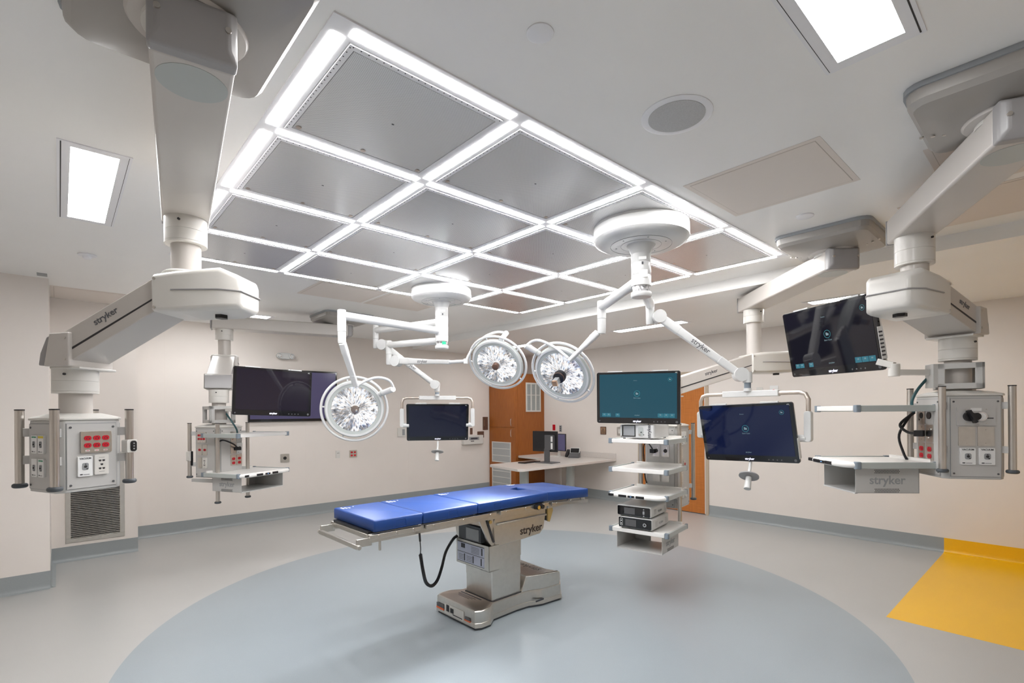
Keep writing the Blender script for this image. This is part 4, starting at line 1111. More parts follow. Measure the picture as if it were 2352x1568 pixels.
# ---------------------------------------------------------------- operating table
tx0, ty0 = 2.65, 3.22
TB = empty('operating_table', (tx0, ty0, 0), 'operating table with four blue mattress sections on a steel pedestal', 'operating table')
tT = Mx.Translation(V((tx0, ty0, 0))) @ Mx.Rotation(R(1.0), 4, 'Z')
def tm(k):
    b = MB().mat(k); b.T = tT.copy(); return b
X = lambda x: x - tx0
# base: plan outline with a waist, low deck at the left, raised deck at the right
def plan(off=0):
    return [(-.375, -.25), (-.33, -.275), (-.24, -.275), (-.16, -.215), (.10, -.205), (.22, -.215), (.34, -.262), (.56, -.28), (.645, -.20), (.66, .0), (.645, .20), (.56, .28), (.34, .262), (.22, .215), (.10, .205), (-.16, .215), (-.24, .275), (-.33, .275), (-.375, .25)]
b = tm('foot'); b.loft([[(x * .97, y * .95, 0.0) for x, y in plan()], [(x * .97, y * .95, .022) for x, y in plan()]]); b.build('base_gasket', TB)
b = tm('satin'); b.loft([[(x * 1.0, y, .018) for x, y in plan()], [(x * .99, y * .985, .05) for x, y in plan()], [(x * .985, y * .97, .052) for x, y in plan()], [(x * .985, y * .97, .135) for x, y in plan()], [(x * .975, y * .945, .142) for x, y in plan()]])
bo = b.build('base', TB, bevel=.004)
b = tm('bronze'); b.loft([[(x * .95, y * .92, .141) for x, y in plan()], [(x * .94, y * .90, .1435) for x, y in plan()]]); b.build('base_deck', TB)
b = tm('satin')
up_ = [(.155, -.20), (.22, -.208), (.34, -.252), (.54, -.268), (.632, -.195), (.648, 0), (.632, .195), (.54, .268), (.34, .252), (.22, .208), (.155, .20)]
def zt_(x): return .262 if x < .52 else .262 - (x - .52) * .60
b.loft([[(x, y, .14) for x, y in up_], [(x + (.05 if x < .2 else 0), y, zt_(x)) for x, y in up_]]); b.build('raised_deck', TB, bevel=.006, seg=3)
b = tm('bronze'); b.loft([[(x + (.062 if x < .2 else -.006), y * .95, zt_(x) + .0005) for x, y in up_ if x < .45 or True], [(x + (.064 if x < .2 else -.010), y * .94, zt_(x) + .003) for x, y in up_]]); b.build('deck_top', TB)
b = tm('ink')
for i in range(5): b.box((-.215 + i * .018, -.02 + .008 * i, .1445), (.008 if i else .012, .30 - i * .03, .001))
b.bm.free()
b = tm('ink'); b.box((-.19, .03, .1445), (.012, .26, .001))
for i in range(3): b.box((-.215 - i * .016, .05, .1445), (.004, .22 - .04 * i, .001))
b.build('deck_marking', TB)
text('stryker', (tx0 + .40, ty0 - .02, .2665), (0, 1, 0), (-1, 0, 0), .10, 'logobrown', 'logo', TB, ext=.0006, bold=.001)
# front end panel of the base with sockets
b = tm('white'); b.box((-.375, .01, .068), (.006, .24, .075)); b.mat('black').box((-.379, .085, .078), (.004, .035, .05)); b.box((-.379, .03, .072), (.004, .04, .035)); b.mat('darkgrey').box((-.376, .19, .072), (.004, .10, .03)); b.mat('orange').box((-.378, .19, .05), (.004, .10, .014)); b.box((-.376, -.16, .05), (.004, .07, .01)); b.mat('darkgrey').box((-.375, -.16, .065), (.004, .06, .02)); b.mat('ink').box((-.3785, -.04, .045), (.003, .12, .006))
b.build('socket_panel', bo)
b = tm('ink'); b.box((.30, -.266, .06), (.09, .006, .012)); b.build('rating_plate', bo)
# telescopic column
b = tm('satin'); b.rrect(.005, -.02, .312, .33, .012, .14, .30); b.rrect(.005, -.02, .316, .334, .012, .298, .45); b.rrect(.005, -.02, .322, .34, .012, .448, .60)
b.build('column', TB)
b = tm('dark'); b.rrect(.005, -.02, .33, .35, .012, .141, .148); b.build('column_seal', TB)
# head housing
b = tm('satin')
hy = .235
prof = [(-.175, .575), (.16, .588), (.34, .600), (.385, .64), (.41, .76), (.41, .805), (-.16, .805), (-.195, .70)]
b.loft([[(x, s * hy, z) for x, z in prof] for s in (-1, 1)])
b.build('head_housing', TB, bevel=.006, seg=3)
b = tm('satin'); b.loft([[(x, s * (hy + .02), z) for x, z in [(-.15, .745), (.405, .745), (.405, .76), (-.15, .76)]] for s in (-1, 1)]); b.build('housing_ledge', TB, bevel=.004)
text('stryker', tT @ V((.235, -hy - .001, .655)), (1, .017, 0), (0, 0, 1), .088, 'logobrown', 'logo', TB, ext=.0008, bold=.0016)
# deck frame, rails
secs = [(1.415, 1.800), (1.806, 2.270), (2.277, 3.022)]
b = tm('black')
for a, c_ in secs: b.b2((X(a) + .01, -.255, .862), (X(c_) - .01, .255, .876))
b.build('deck_plate', TB)
def rail(x0, x1, sy, z0=.832, z1=.862, tz=0):
    r = tm('satin'); r.loft([[(x0, sy * .285 + e, z) for e, z in ((-.008, z0), (.008, z0), (.008, z1), (-.008, z1))], [(x1, sy * .285 + e, z - tz) for e, z in ((-.008, z0), (.008, z0), (.008, z1), (-.008, z1))]])
    for x in (x0 + .06, (x0 + x1) / 2, x1 - .06): r.mat('steel').cyl((x, sy * .293, (z0 + z1) / 2), (x, sy * .297, (z0 + z1) / 2), .011, n=16).cyl((x, sy * .27, (z0 + z1) / 2), (x, sy * .25, (z0 + z1) / 2), .014, n=10)
    return r.build('side_rail', TB, bevel=.003)
for sy in (-1, 1):
    rail(X(1.42), X(1.79), sy); rail(X(1.83), X(2.46), sy); rail(X(2.50), X(3.04), sy); rail(X(3.08), X(3.56), sy, .825, .852, .03)
b = tm('satin')
for sy in (-1, 1):
    b.b2((X(1.42), sy * .262 - .006, .806), (X(2.40), sy * .262 + .006, .862)); b.b2((X(2.40), sy * .25 - .006, .80), (X(3.05), sy * .25 + .006, .862))
    b.loft([[(X(3.07), sy * .25 + e, z) for e, z in ((-.006, .80), (.006, .80), (.006, .86), (-.006, .86))], [(X(3.56), sy * .25 + e, z) for e, z in ((-.006, .805), (.006, .805), (.006, .845), (-.006, .845))]])
b.b2((X(1.42), -.25, .83), (X(1.435), .25, .86)); b.b2((X(3.53), -.25, .81), (X(3.545), .25, .84))
b.build('deck_frame', TB, bevel=.003)
b = tm('satin')
b.beam((X(1.345), -.29, .80), (X(1.345), .29, .80), .022, .028)
for sy in (-1, 1): b.b2((X(1.34), sy * .27 - .008, .795), (X(1.44), sy * .27 + .008, .845)); b.cyl((X(1.345), sy * .29, .80), (X(1.345), sy * .305, .80), .014)
b.cyl((X(1.50), -.265, .75), (X(1.50), -.265, .81), .008)
b.build('end_bar', TB, bevel=.003)
b = tm('black'); b.cyl((X(2.88), -.295, .845), (X(2.88), -.33, .845), .02).cyl((X(2.93), -.285, .845), (X(2.93), -.33, .845), .018); b.box((X(2.905), -.30, .845), (.08, .02, .035)); b.mat('chrome').cyl((X(2.88), -.331, .845), (X(2.88), -.333, .845), .016)
b.build('rail_clamp', TB)
b = tm('gold'); b.prism([(X(3.07), .70), (X(3.10), .70), (X(3.125), .79), (X(3.11), .83), (X(3.05), .80)], .205, .222) if False else b.loft([[(X(x), y, z) for x, z in ((3.075, .69), (3.095, .685), (3.135, .775), (3.13, .80), (3.07, .80))] for y in (-.235, -.25)])
b.mat('dark').loft([[(X(x), y, z) for x, z in ((3.07, .70), (3.09, .69), (3.08, .79), (3.06, .79))] for y in (-.20, -.232)])
b.build('hinge_bracket', TB)
# joint gear between back and seat section
b = tm('satin'); b.loft([[(x, y, z) for x, z in ((-.33, .83), (-.18, .83), (-.16, .60), (-.18, .58), (-.22, .62))] for y in (-.22, -.235)]); b.mat('foot').b2((-.225, -.14, .60), (-.165, .14, .72)); b.mat('midgrey').b2((-.229, -.12, .61), (-.225, .04, .70)); b.mat('gold').cyl((-.21, -.236, .78), (-.21, -.244, .78), .014)
b.mat('dark').beam((-.245, -.24, .80), (-.175, -.24, .62), .006, .014)
b.build('lift_joint', TB)
# instruction pocket
b = tm('satin')
px = -.125
b.b2((px - .105, -.245, .40), (px - .10, .165, .595)); b.b2((px - .105, -.245, .40), (px - .0, -.24, .595)); b.b2((px - .105, .16, .40), (px, .165, .595)); b.b2((px - .105, -.245, .40), (px, .165, .405))
b.mat('bluepaper').b2((px - .107, -.19, .42), (px - .105, .15, .575)); 
b.mat('ink')
b.b2((px - .108, -.19, .495), (px - .1065, .15, .498)); b.b2((px - .108, -.19, .572), (px - .1065, .15, .576)); b.b2((px - .108, -.19, .418), (px - .1065, .15, .421))
for y in (-.16, -.06, .05): b.b2((px - .108, y, .43), (px - .1065, y + .012, .485))
b.b2((px - .108, .05, .53), (px - .1065, .10, .565)); b.b2((px - .108, -.17, .51), (px - .1065, -.155, .565))
for i in range(5): b.b2((px - .108, -.13 + .0 * i, .51 + i * .011), (px - .1065, -.03, .512 + i * .011))
for i in range(4):
    b.b2((px - .108, .07, .435 + i * .012), (px - .1065, .13, .437 + i * .012)); b.b2((px - .108, -.04, .435 + i * .012), (px - .1065, .03, .437 + i * .012))
b.build('instruction_pocket', TB)
# hand control cable, coiled
path = [(-.87, -.285, .80), (-.865, -.29, .72), (-.86, -.28, .67), (-.82, -.25, .54), (-.75, -.18, .43), (-.65, -.10, .365), (-.54, -.01, .36), (-.43, .09, .41), (-.34, .16, .50), (-.26, .175, .58), (-.225, .16, .61)]
c_ = []
P = [V(p) for p in path[2:]]
Q = []
for i in range(len(P) - 1):
    p0 = P[max(i - 1, 0)]; p1 = P[i]; p2 = P[i + 1]; p3 = P[min(i + 2, len(P) - 1)]
    for k in range(100):
        t = k / 100
        Q.append(.5 * ((2 * p1) + (p2 - p0) * t + (2 * p0 - 5 * p1 + 4 * p2 - p3) * t * t + (3 * p1 - p0 - 3 * p2 + p3) * t ** 3))
H = []
for i, p in enumerate(Q[:-1]):
    t = (Q[i + 1] - p).normalized(); a = V((0, 1, 0)); a = (a - t * a.dot(t)).normalized(); bb = t.cross(a)
    ang = i * pi / 3
    H.append(p + (a * cos(ang) + bb * sin(ang)) * .0085)
b = tm('black'); b.tube(path[:3], .0035, 8, smooth=4); b.tube(H, .0042, 5); b.cyl((-.87, -.285, .815), (-.867, -.288, .76), .007); b.build('hand_control_cable', TB)

# mattress sections with rounded, slightly puffed covers
def pad(x0, x1, y0, y1, zb0, zt0, zb1, zt1, notch=False):
    me = MB().mat('bluevinyl'); me.T = tT.copy()
    nx, ny = 10, 10
    def top(u, v):
        x = x0 + (x1 - x0) * u; y = y0 + (y1 - y0) * v
        zt = zt0 + (zt1 - zt0) * u
        return x, y, zt + .003 * sin(pi * u) * sin(pi * v) 
    ring = rr_pts(.5 * (x0 + x1), .5 * (y0 + y1), x1 - x0, y1 - y0, .012, 4)
    if notch:   # perineal cut-out in the end towards x1
        pts = [p for p in ring]
        w_ = .075; dp = .10
        out = []
        for i, p in enumerate(pts):
            out.append(p)
        i0 = 5
        ring = []
        # walk: order starts at +x+y corner going to -x+y, -x-y, +x-y
        ring = pts + [(x1, (y0 + y1) / 2 - w_), (x1 - dp, (y0 + y1) / 2 - w_ * .7), (x1 - dp, (y0 + y1) / 2 + w_ * .7), (x1, (y0 + y1) / 2 + w_)]
    def zat(x, a, b_): return a + (b_ - a) * (x - x0) / (x1 - x0)
    cx, cy = (x0 + x1) / 2, (y0 + y1) / 2
    def scl(s): return [(cx + (x - cx) * (1 - s / (x1 - x0) * 2), cy + (y - cy) * (1 - s / (y1 - y0) * 2)) for x, y in ring]
    rings = []
    for s, f in ((.004, 0), (0, .06), (0, .90), (.004, .97), (.012, 1.0)):
        rings.append([(x, y, zat(x, zb0, zb1) * (1 - f) + zat(x, zt0, zt1) * f) for x, y in scl(s)])
    me.loft(rings)
    return me.build('mattress_section', TB, bevel=0, angle=60)
zb, zt = .877, .950
pads = [(1.445, 1.800), (1.803, 2.272), (2.275, 3.022), (3.026, 3.575)]
for i, (a, c_) in enumerate(pads):
    if i < 3: po = pad(X(a), X(c_), -.30, .30, zb, zt, zb, zt, notch=(i == 2))
    else: po = pad(X(a), X(c_), -.285, .285, zb - .004, zt - .002, zb - .034, zt - .03)
    s = tm('seam')
    if i < 3:
        xm = X(a) + (c_ - a) * (.52 if i < 2 else .25)
        s.tube([(xm - .04, -.301, .884), (xm - .04, -.301, .925), (xm - .03, -.301, .935), (xm + .03, -.301, .935), (xm + .04, -.301, .925), (xm + .04, -.301, .884), (xm - .04, -.301, .884)], .0012, 5)
    else: s.tube([(X(a) + .05, -.286, .90), (X(a) + .06, -.286, .90)], .0008, 5)
    s.build('stitched_loop', po)
    if i < 4:
        w_ = tm('paper')
        x_ = X(a) + .035
        for k in range(3): w_.box((x_ + .022 * k, .235 - .008 * k, zt + .0006 - (.002 if i == 3 else 0)), (.012, .05 - .012 * k, .001))
        w_.box((x_ + .085, .245, zt + .0006 - (.004 if i == 3 else 0)), (.008, .012, .001))
        w_.build('printed_marking', po)

# ---------------------------------------------------------------- equipment on the shelf tower
def console(name, F, z, w_, d_, h_, label, kind):
    b_ = V((cos(R(11)), sin(R(11)), 0)); a_ = V((b_.y, -b_.x, 0))
    e = empty(name, (F[0], F[1], z), label, 'medical console')
    T = dict(o=(F[0], F[1], z), x=a_, y=b_)
    m_ = MB().mat('lampwhite').at(**T); m_.b2((0, 0, .008), (w_, d_, h_)); m_.build('case', e, bevel=.012, seg=3)
    f = MB().mat('darkgrey').at(**T)
    for x in (.03, w_ - .03):
        for y in (.03, d_ - .03): f.cyl((x, y, 0), (x, y, .01), .012, n=12)
    f.build('foot', e)
    Tf = dict(o=V((F[0], F[1], z)) - b_ * .0005, x=a_, y=V((0, 0, 1)))
    if kind < 2:
        p = MB().mat('bezel').at(**Tf); p.rrect(w_ / 2, h_ / 2 + .004, w_ - .012, h_ - .02, .01, -.001, .004); p.build('front_panel', e)
        s = MB().mat('darkgrey').at(**Tf); s.box((w_ * .38, h_ / 2 + .004, .0045), (w_ * .32, h_ * .55, .001)); s.build('screen', e)
        k = MB().mat('midgrey').at(**Tf)
        if kind == 0: k.rrect(w_ * .80, h_ * .5, .016, .03, .007, .004, .008); k.cyl((w_ * .80, h_ * .78, .004), (w_ * .80, h_ * .78, .006), .006, n=12).cyl((w_ * .80, h_ * .22, .004), (w_ * .80, h_ * .22, .006), .006, n=12)
        else:
            k.mat('chrome').cyl((w_ * .80, h_ * .5, .004), (w_ * .80, h_ * .5, .012), .016, n=20).mat('dark').cyl((w_ * .80, h_ * .5, .012), (w_ * .80, h_ * .5, .0125), .009, n=20)
            k.mat('paper').rrect(w_ * .10, h_ * .55, .022, h_ * .6, .006, .004, .0045).mat('black').rrect(w_ * .10, h_ * .55, .017, h_ * .54, .005, .0045, .005).mat('paper').cyl((w_ * .10, h_ * .66, .005), (w_ * .10, h_ * .66, .006), .005, n=10).cyl((w_ * .10, h_ * .42, .005), (w_ * .10, h_ * .42, .006), .005, n=10)
        k.build('controls', e)
        v = MB().mat('midgrey').at(V((F[0], F[1], z)) + a_ * (w_ + .0004), b_, V((0, 0, 1)))
        for i in range(6): v.box((.10 + .0 * i, h_ * .3 + i * h_ * .08, 0), (.05, .003, .001))
        for i in range(6): v.box((.33, h_ * .3 + i * h_ * .08, 0), (.04, .003, .001))
        v.build('side_vent', e)
        text('stryker', V((F[0], F[1], z)) + a_ * (w_ + .0008) + b_ * .21 + V((0, 0, h_ * .5)), b_, V((0, 0, 1)), .034, 'midgrey', 'logo', e)
    else:
        p = MB().mat('bezel').at(**Tf); p.box((w_ * .27, h_ * .55, .001), (w_ * .40, h_ * .78, .004)); p.build('screen_bezel', e)
        s = MB().mat('midgrey').at(**Tf); s.box((w_ * .28, h_ * .55, .004), (w_ * .33, h_ * .66, .001)); s.build('screen', e)
        k = MB().mat('lampgrey').at(**Tf); k.rrect(w_ * .62, h_ * .5, .045, h_ * .6, .01, 0, .003); k.mat('black').cyl((w_ * .64, h_ * .46, .003), (w_ * .64, h_ * .46, .006), .006, n=12).cyl((w_ * .71, h_ * .3, 0), (w_ * .71, h_ * .3, .004), .004, n=10)
        k.mat('chrome').cyl((w_ * .60, h_ * .3, .003), (w_ * .60, h_ * .3, .008), .009, n=14).cyl((.02, .022, 0), (.02, .022, .008), .008, n=14); k.build('controls', e)
        text('stryker', V((F[0], F[1], z)) + a_ * (w_ * .86) - b_ * .002 + V((0, 0, h_ * .56)), (0, 0, 1), -a_, .042, 'logogrey', 'logo', e, bold=.001)
    return e
console('camera_console', (3.692, 2.705), .588, .31, .40, .105, 'black-fronted white console with round connector, lower of the two stacked on the bottom shelf', 1)
console('light_source_console', (3.690, 2.715), .6935, .31, .38, .10, 'black-fronted white console stacked upper on the bottom shelf', 0)
console('insufflator_console', (3.715, 2.70), 1.376, .315, .36, .13, 'white console with grey touch screen on the top tower shelf under the teal monitor', 2)

# ---------------------------------------------------------------- cabinet, desk and desk equipment
CX0, CY0 = 6.651, 7.307
K = empty('storage_cabinet', (CX0, CY0, 0), 'tall reddish wood cabinet with white vents in the far corner', 'cabinet')
MB().mat('cabwood').b2((CX0 + .02, CY0 + .02, 0), (XR - .001, YL - .001, 2.38)).build('body', K)
MB().mat('cabwood').b2((CX0, CY0, 0), (CX0 + .06, CY0 + .02, 2.38)).b2((CX0 + .063, CY0, 0), (XR - .001, CY0 + .02, 2.38)).build('end_panel', K, bevel=.001)
for z0, z1 in ((1.315, 2.38), (.02, 1.309)):
    d_ = MB().mat('cabwood').b2((CX0, CY0 + .025, z0), (CX0 + .02, YL - .02, z1)).build('door', K, bevel=.002)
    zc = z0 + .10 if z0 > 1 else z1 - .11
    MB().mat('chrome').tube([(CX0, CY0 + .10, zc - .075), (CX0 - .03, CY0 + .10, zc - .06), (CX0 - .036, CY0 + .10, zc), (CX0 - .03, CY0 + .10, zc + .06), (CX0, CY0 + .10, zc + .075)], .006, 8, smooth=4).build('handle', d_)
def vent_x(y0, y1, z0, z1, n):
    f = MB().mat('white')
    f.b2((CX0 - .012, y0, z0), (CX0, y1, z0 + .02)); f.b2((CX0 - .012, y0, z1 - .02), (CX0, y1, z1)); f.b2((CX0 - .012, y0, z0 + .02), (CX0, y0 + .02, z1 - .02)); f.b2((CX0 - .012, y1 - .02, z0 + .02), (CX0, y1, z1 - .02))
    for i in range(1, n): z = z0 + (z1 - z0) * i / n; f.b2((CX0 - .010, y0, z - .006), (CX0, y1, z + .006))
    o = f.build('vent', K, bevel=.001)
    MB().mat('grille').b2((CX0 - .006, y0 + .02, z0 + .02), (CX0 - .001, y1 - .02, z1 - .02)).build('vent_mesh', o)
vent_x(7.44, 8.02, .60, 1.015, 3); vent_x(7.44, 8.02, .06, .545, 4)
f = MB().mat('white'); gx0, gx1, gz0, gz1 = 6.935, 7.35, 1.62, 2.205
f.b2((gx0, CY0 - .012, gz0), (gx1, CY0, gz0 + .03)); f.b2((gx0, CY0 - .012, gz1 - .03), (gx1, CY0, gz1))
for x in (gx0, gx0 + .128, gx0 + .257, gx1 - .03): f.b2((x, CY0 - .012, gz0 + .03), (x + .03, CY0, gz1 - .03))
f.b2((gx0, CY0 - .0105, gz0 + .33), (gx1, CY0, gz0 + .345))
vo = f.build('louvre_grille', K)
f = MB().mat('midgrey')
f.b2((gx0 + .02, CY0 - .003, gz0 + .02), (gx1 - .02, CY0 - .001, gz1 - .02)); f.mat('lampgrey')
for i in range(34): z = gz0 + .04 + i * .0155; f.b2((gx0 + .03, CY0 - .008, z), (gx1 - .03, CY0 - .003, z + .009))
f.build('louvre_slats', vo)

DK = empty('desk', (6.3, 5.95, 0), 'pale speckled L-shaped worktop on round legs beside the cabinet', 'desk')
pts = [(5.10, 5.56), (5.16, 5.50), (XR - .002, 5.50), (XR - .002, CY0 - .002), (6.72, CY0 - .002), (6.68, 7.25), (6.62, 6.55), (6.45, 6.42), (5.29, 6.42), (5.22, 6.36)]
MB().mat('worktop').prism(pts, .722, .76).build('worktop', DK, bevel=.004)
MB().mat('worktop').b2((XR - .022, 5.50, .76), (XR - .002, CY0 - .002, .86)).build('upstand', DK, bevel=.003)
for x in (5.60, 6.72): MB().mat('lampgrey').lathe([(.075, 0), (.075, .722)], 32, (x, 5.95, 0)).build('leg', DK)
MB().mat('wall').b2((7.20, 6.60, 0), (XR - .002, 6.64, .722)).build('side_panel', DK)
def comp(c, xdir, W, H, z0, scr, label, back=False):
    e = empty('computer_monitor', (c[0], c[1], .76), label, 'computer monitor')
    x = V((*xdir, 0)).normalized(); n = x.cross(V((0, 0, 1)))
    T = dict(o=(c[0], c[1], z0 + H / 2), x=x, y=V((0, 0, 1)))
    MB().mat('black').at(**T).rrect(0, 0, W, H, .008, -.02, 0).build('rear_cover', e)
    MB().mat('bezel' if back else scr).at(**T).box((0, 0, .0008), (W * .96, H * .92, .0016)).build('screen', e)
    return e, T, x, n
# back-turned monitor: viewer sees its rear, computer box and stand
e, T, x_, n_ = comp((6.13, 5.98), (-.09, .48), .50, .345, .945, 'bezel', 'black desk monitor seen from behind, with a small computer on its stand')
s = MB().mat('darkgrey').at(**T); s.b2((-.20, -.14, -.075), (-.03, .11, -.02)); s.mat('paper').b2((-.19, -.12, -.0765), (-.155, -.02, -.0745)).b2((-.19, .0, -.0765), (-.155, .09, -.0745)); s.build('mini_computer', e, bevel=.003)
s = MB().mat('darkgrey'); s.at((6.13, 5.98, .76), x_, -n_); s.box((-.06, .045, .12), (.10, .03, .235)); s.box((-.06, .03, .006), (.34, .26, .012)); s.build('stand', e, bevel=.003)
kb = tag(MB().mat('black').at((5.92, 6.16, .761), (1, .1, 0), (-.1, 1, 0)).rrect(0, 0, .42, .15, .01, 0, .018).build('keyboard', origin=(5.92, 6.16, .761), bevel=.002), 'black keyboard lying on the pale desk left of the monitor stand', 'keyboard')
e, T, x_, n_ = comp((7.10, 6.62), (-.1, -.99), .48, .33, .87, 'tvscreen', 'desk monitor with a violet screen behind the black one')
s = MB().mat('white'); s.at((7.12, 6.62, .76), x_, -n_); s.box((0, .04, .09), (.06, .03, .16)); s.rrect(0, 0, .3, .22, .02, 0, .014); s.build('stand', e)
ph = empty('desk_phone', (7.13, 6.25, .76), 'grey office phone with handset and tilted screen on the desk', 'phone')
T = dict(o=(7.13, 6.25, .76), x=(.45, -.89, 0), y=(.89, .45, 0))
b = MB().mat('darkgrey').at(**T); b.loft([[(s, y, z) for y, z in ((-.09, 0), (.08, 0), (.08, .11), (.06, .12), (-.09, .03))] for s in (-.06, .13)]); b.build('base', ph, bevel=.004)
b = MB().mat('black').at(**T); b.loft([[(s, y, z) for y, z in ((-.09, .01), (.08, .08), (.09, .14), (.06, .15), (-.10, .05))] for s in (-.125, -.07)]); b.build('handset', ph, bevel=.008)
b = MB().mat('lampwhite').at(**T); b.loft([[(s, y, z) for y, z in ((.0, .075), (.03, .078), (.075, .175), (.055, .18))] for s in (-.055, .125)]); b.mat('bezel').loft([[(s, y, z) for y, z in ((.008, .092), (.012, .09), (.052, .168), (.048, .17))] for s in (-.045, .115)]); b.build('display', ph)

# ---------------------------------------------------------------- wall screen and wall fittings
tv = empty('wall_screen', (2.73, YL, 1.89), 'large violet flat screen mounted on the left wall', 'television')
tx_0, tx_1, tz_0, tz_1 = 2.06, 3.397, 1.495, 2.29
MB().mat('bezel').b2((tx_0, YL - .05, tz_0), (tx_1, YL - .002, tz_1)).build('frame', tv, bevel=.003)
MB().mat('tvscreen').b2((tx_0 + .025, YL - .0515, tz_0 + .04), (tx_1 - .025, YL - .049, tz_1 - .025)).build('screen', tv)

def plateY(name, x, z, w_, h_, k, label, cat, extra=None, d=.008, Y=YL):
    e = empty(name, (x, Y, z), label, cat)
    MB().mat(k).at((x, Y - .0005, z), (1, 0, 0), (0, 0, 1)).rrect(0, 0, w_, h_, .006, 0, d, 3).build('cover_plate', e)
    if extra:
        b = MB().at((x, Y - .0005, z), (1, 0, 0), (0, 0, 1)); extra(b, d); b.build('socket' if cat != 'button' else 'button', e)
    return e
def plateX(name, y, z, w_, h_, k, label, cat, extra=None, d=.008):
    e = empty(name, (XR, y, z), label, cat)
    T = dict(o=(XR - .0005, y, z), x=(0, -1, 0), y=(0, 0, 1))
    MB().mat(k).at(**T).rrect(0, 0, w_, h_, .006, 0, d, 3).build('cover_plate', e)
    if extra:
        b = MB().at(**T); extra(b, d); b.build('socket' if cat != 'button' else 'button', e)
    return e
plateY('gas_outlet', 2.585, .93, .13, .13, 'satin', 'square steel wall outlet with a black round port left of the left surgical light', 'outlet', lambda b, d: b.mat('black').cyl((0, 0, d), (0, 0, d + .006), .025, n=20))
plateY('wall_outlet', 3.425, .937, .07, .125, 'white', 'small white wall outlet beside the red four-socket plate', 'outlet', lambda b, d: b.mat('dark').box((-.01, .02, d), (.008, .012, .002)).box((.012, .02, d), (.008, .012, .002)))
def four(b, d):
    for i in (-1, 1):
        for j in (-1, 1): b.mat('red').rrect(i * .028, j * .026, .036, .03, .012, d, d + .003, 4)
plateY('wall_outlet', 3.69, .93, .13, .125, 'satin', 'steel wall plate with four red sockets', 'outlet', four)
plateY('thermostat', 4.61, 1.265, .17, .16, 'white', 'white wall control left of the yoke monitor', 'wall control', lambda b, d: b.mat('midgrey').box((.03, 0, d), (.05, .11, .003)), d=.02)
plateY('wall_switch', 6.555, 1.385, .135, .27, 'brownplate', 'tall brown wall plate by the cabinet', 'switch', lambda b, d: b.mat('bronzeplate').box((-.03, .01, d), (.008, .13, .003)))
plateY('wall_switch', 6.43, 1.16, .17, .13, 'brownplate', 'small brown wall plate above the white wall device', 'switch')
plateY('wall_switch', 6.19, 1.235, .06, .13, 'brownplate', 'narrow brown wall plate half behind the yoke monitor', 'switch')
wd_ = empty('wall_device', (6.22, YL, 1.06), 'white wall mounted device with a small display beside the cabinet', 'wall device')
MB().mat('white').b2((5.95, YL - .08, .975), (6.44, YL - .001, 1.155)).build('case', wd_, bevel=.006)
MB().mat('midgrey').b2((6.08, YL - .083, 1.06), (6.33, YL - .079, 1.12)).mat('ink').b2((6.12, YL - .0845, 1.075), (6.29, YL - .082, 1.105)).b2((6.12, YL - .083, 1.03), (6.20, YL - .0795, 1.045)).build('display', wd_)
def emerg(b, d): pass
em = empty('emergency_light', (2.585, YL, 2.50), 'white twin-headed emergency light on the left wall above the screen', 'emergency light')
b = MB().mat('lampwhite').at((2.585, YL - .001, 2.50), (1, 0, 0), (0, 0, 1)); b.loft([[(p[0], p[1], z) for p in rr_pts(0, 0, .20 * s, .10 * s, .048 * s, 6)] for s, z in ((1, 0), (1, .03), (.85, .06))]); b.build('body', em)
for s in (-1, 1):
    b = MB().mat('lampwhite').at((2.585 + s * .09, YL - .05, 2.50), (1, 0, -s * .15), (0, 0, 1)); b.lathe([(.025, -.03), (.042, .0), (.042, .03), (.038, .034)], 28); b.mat('chrome').lathe([(.036, .032), (.025, .036), (.01, .03)], 28); b.build('lamp_head', em)

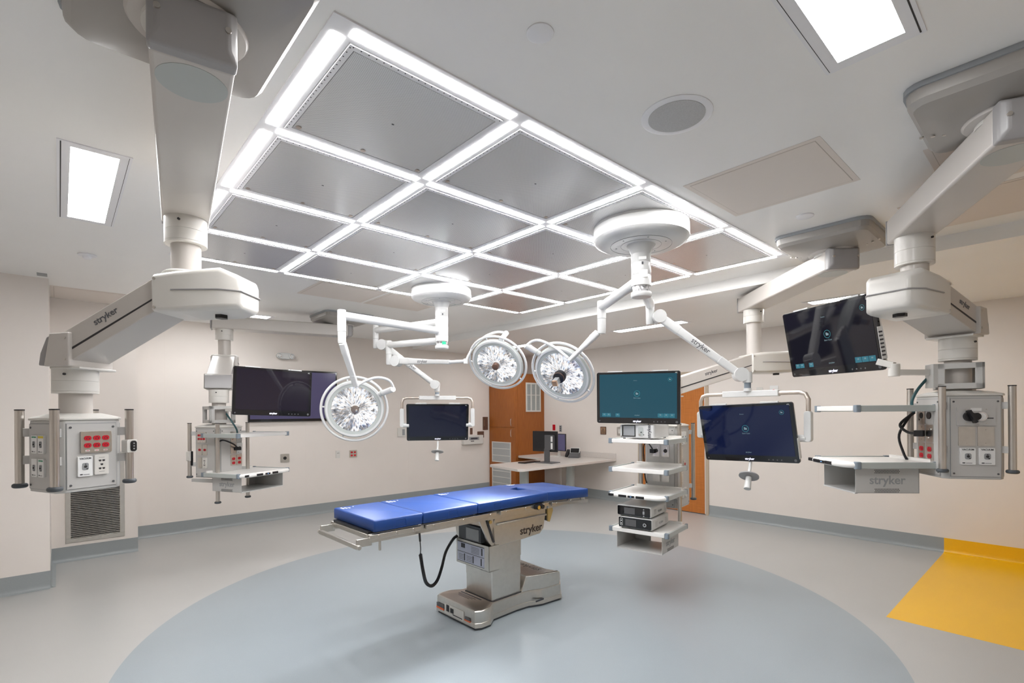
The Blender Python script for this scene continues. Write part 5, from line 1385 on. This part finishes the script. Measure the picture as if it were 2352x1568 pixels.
def press(b, d):
    b.mat('bronzeplate').rrect(0, 0, .10, .115, .005, d, d + .002); b.mat('ink').box((0, .025, d + .002), (.02, .03, .001))
pp_ = plateX('door_button', 5.786, 1.265, .13, .145, 'brownplate', 'brown square door-opener plate on the right wall', 'button', press)
text('PRESS', (XR - .012, 5.786, 1.255), (0, -1, 0), (0, 0, 1), .028, 'ink', 'lettering', pp_)
text('TO OPEN', (XR - .012, 5.786, 1.225), (0, -1, 0), (0, 0, 1), .022, 'ink', 'lettering', pp_)
plateX('light_switch', 5.427, 1.262, .10, .155, 'satin', 'steel light switch plate with a white rocker beside the brown plate', 'switch', lambda b, d: b.mat('white').box((0, 0, d), (.04, .075, .006)))
plateX('wall_outlet', 7.03, 1.30, .07, .115, 'red', 'red wall outlet above the desk', 'outlet')
plateX('data_outlet', 6.85, 1.28, .06, .13, 'midgrey', 'grey data outlet next to the red one above the desk', 'outlet', lambda b, d: [b.mat('dark').box((0, v, d), (.03, .02, .002)) for v in (-.035, 0, .035)] and None)
plateX('blank_plate', 2.996, 1.895, .085, .11, 'white', 'blank white wall plate above the blue yoke monitor', 'wall plate')
plateX('call_button', 2.80, 1.90, .11, .13, 'paper', 'white wall plate with a red button above the blue yoke monitor', 'button', lambda b, d: b.mat('red').cyl((0, -.01, d), (0, -.01, d + .015), .022, n=20))

# return air grille in the recess
rg = empty('return_air_grille', (.30, YR, .7), 'stainless steel louvred return air grille low in the left wall recess', 'air grille')
gx0, gx1, gz0, gz1 = .045, .565, .20, 1.19
b = MB().mat('satin'); t = .045
b.b2((gx0, YR - .012, gz0), (gx1, YR - .0005, gz0 + t)); b.b2((gx0, YR - .012, gz1 - t), (gx1, YR - .0005, gz1)); b.b2((gx0, YR - .012, gz0 + t), (gx0 + t, YR - .0005, gz1 - t)); b.b2((gx1 - t, YR - .012, gz0 + t), (gx1, YR - .0005, gz1 - t)); b.build('frame', rg, bevel=.002)
b = MB().mat('dark'); b.b2((gx0 + t, YR - .003, gz0 + t), (gx1 - t, YR - .001, gz1 - t)); b.build('backing', rg)
b = MB().mat('satin'); n = 44
for i in range(n):
    z = gz0 + t + (i + .5) * (gz1 - gz0 - 2 * t) / n
    b.loft([[(x, YR - .003 - a, z + c_) for a, c_ in ((0, .003), (0, .007), (.009, -.001), (.009, -.005))] for x in (gx0 + t, gx1 - t)])
b.build('louvre', rg)
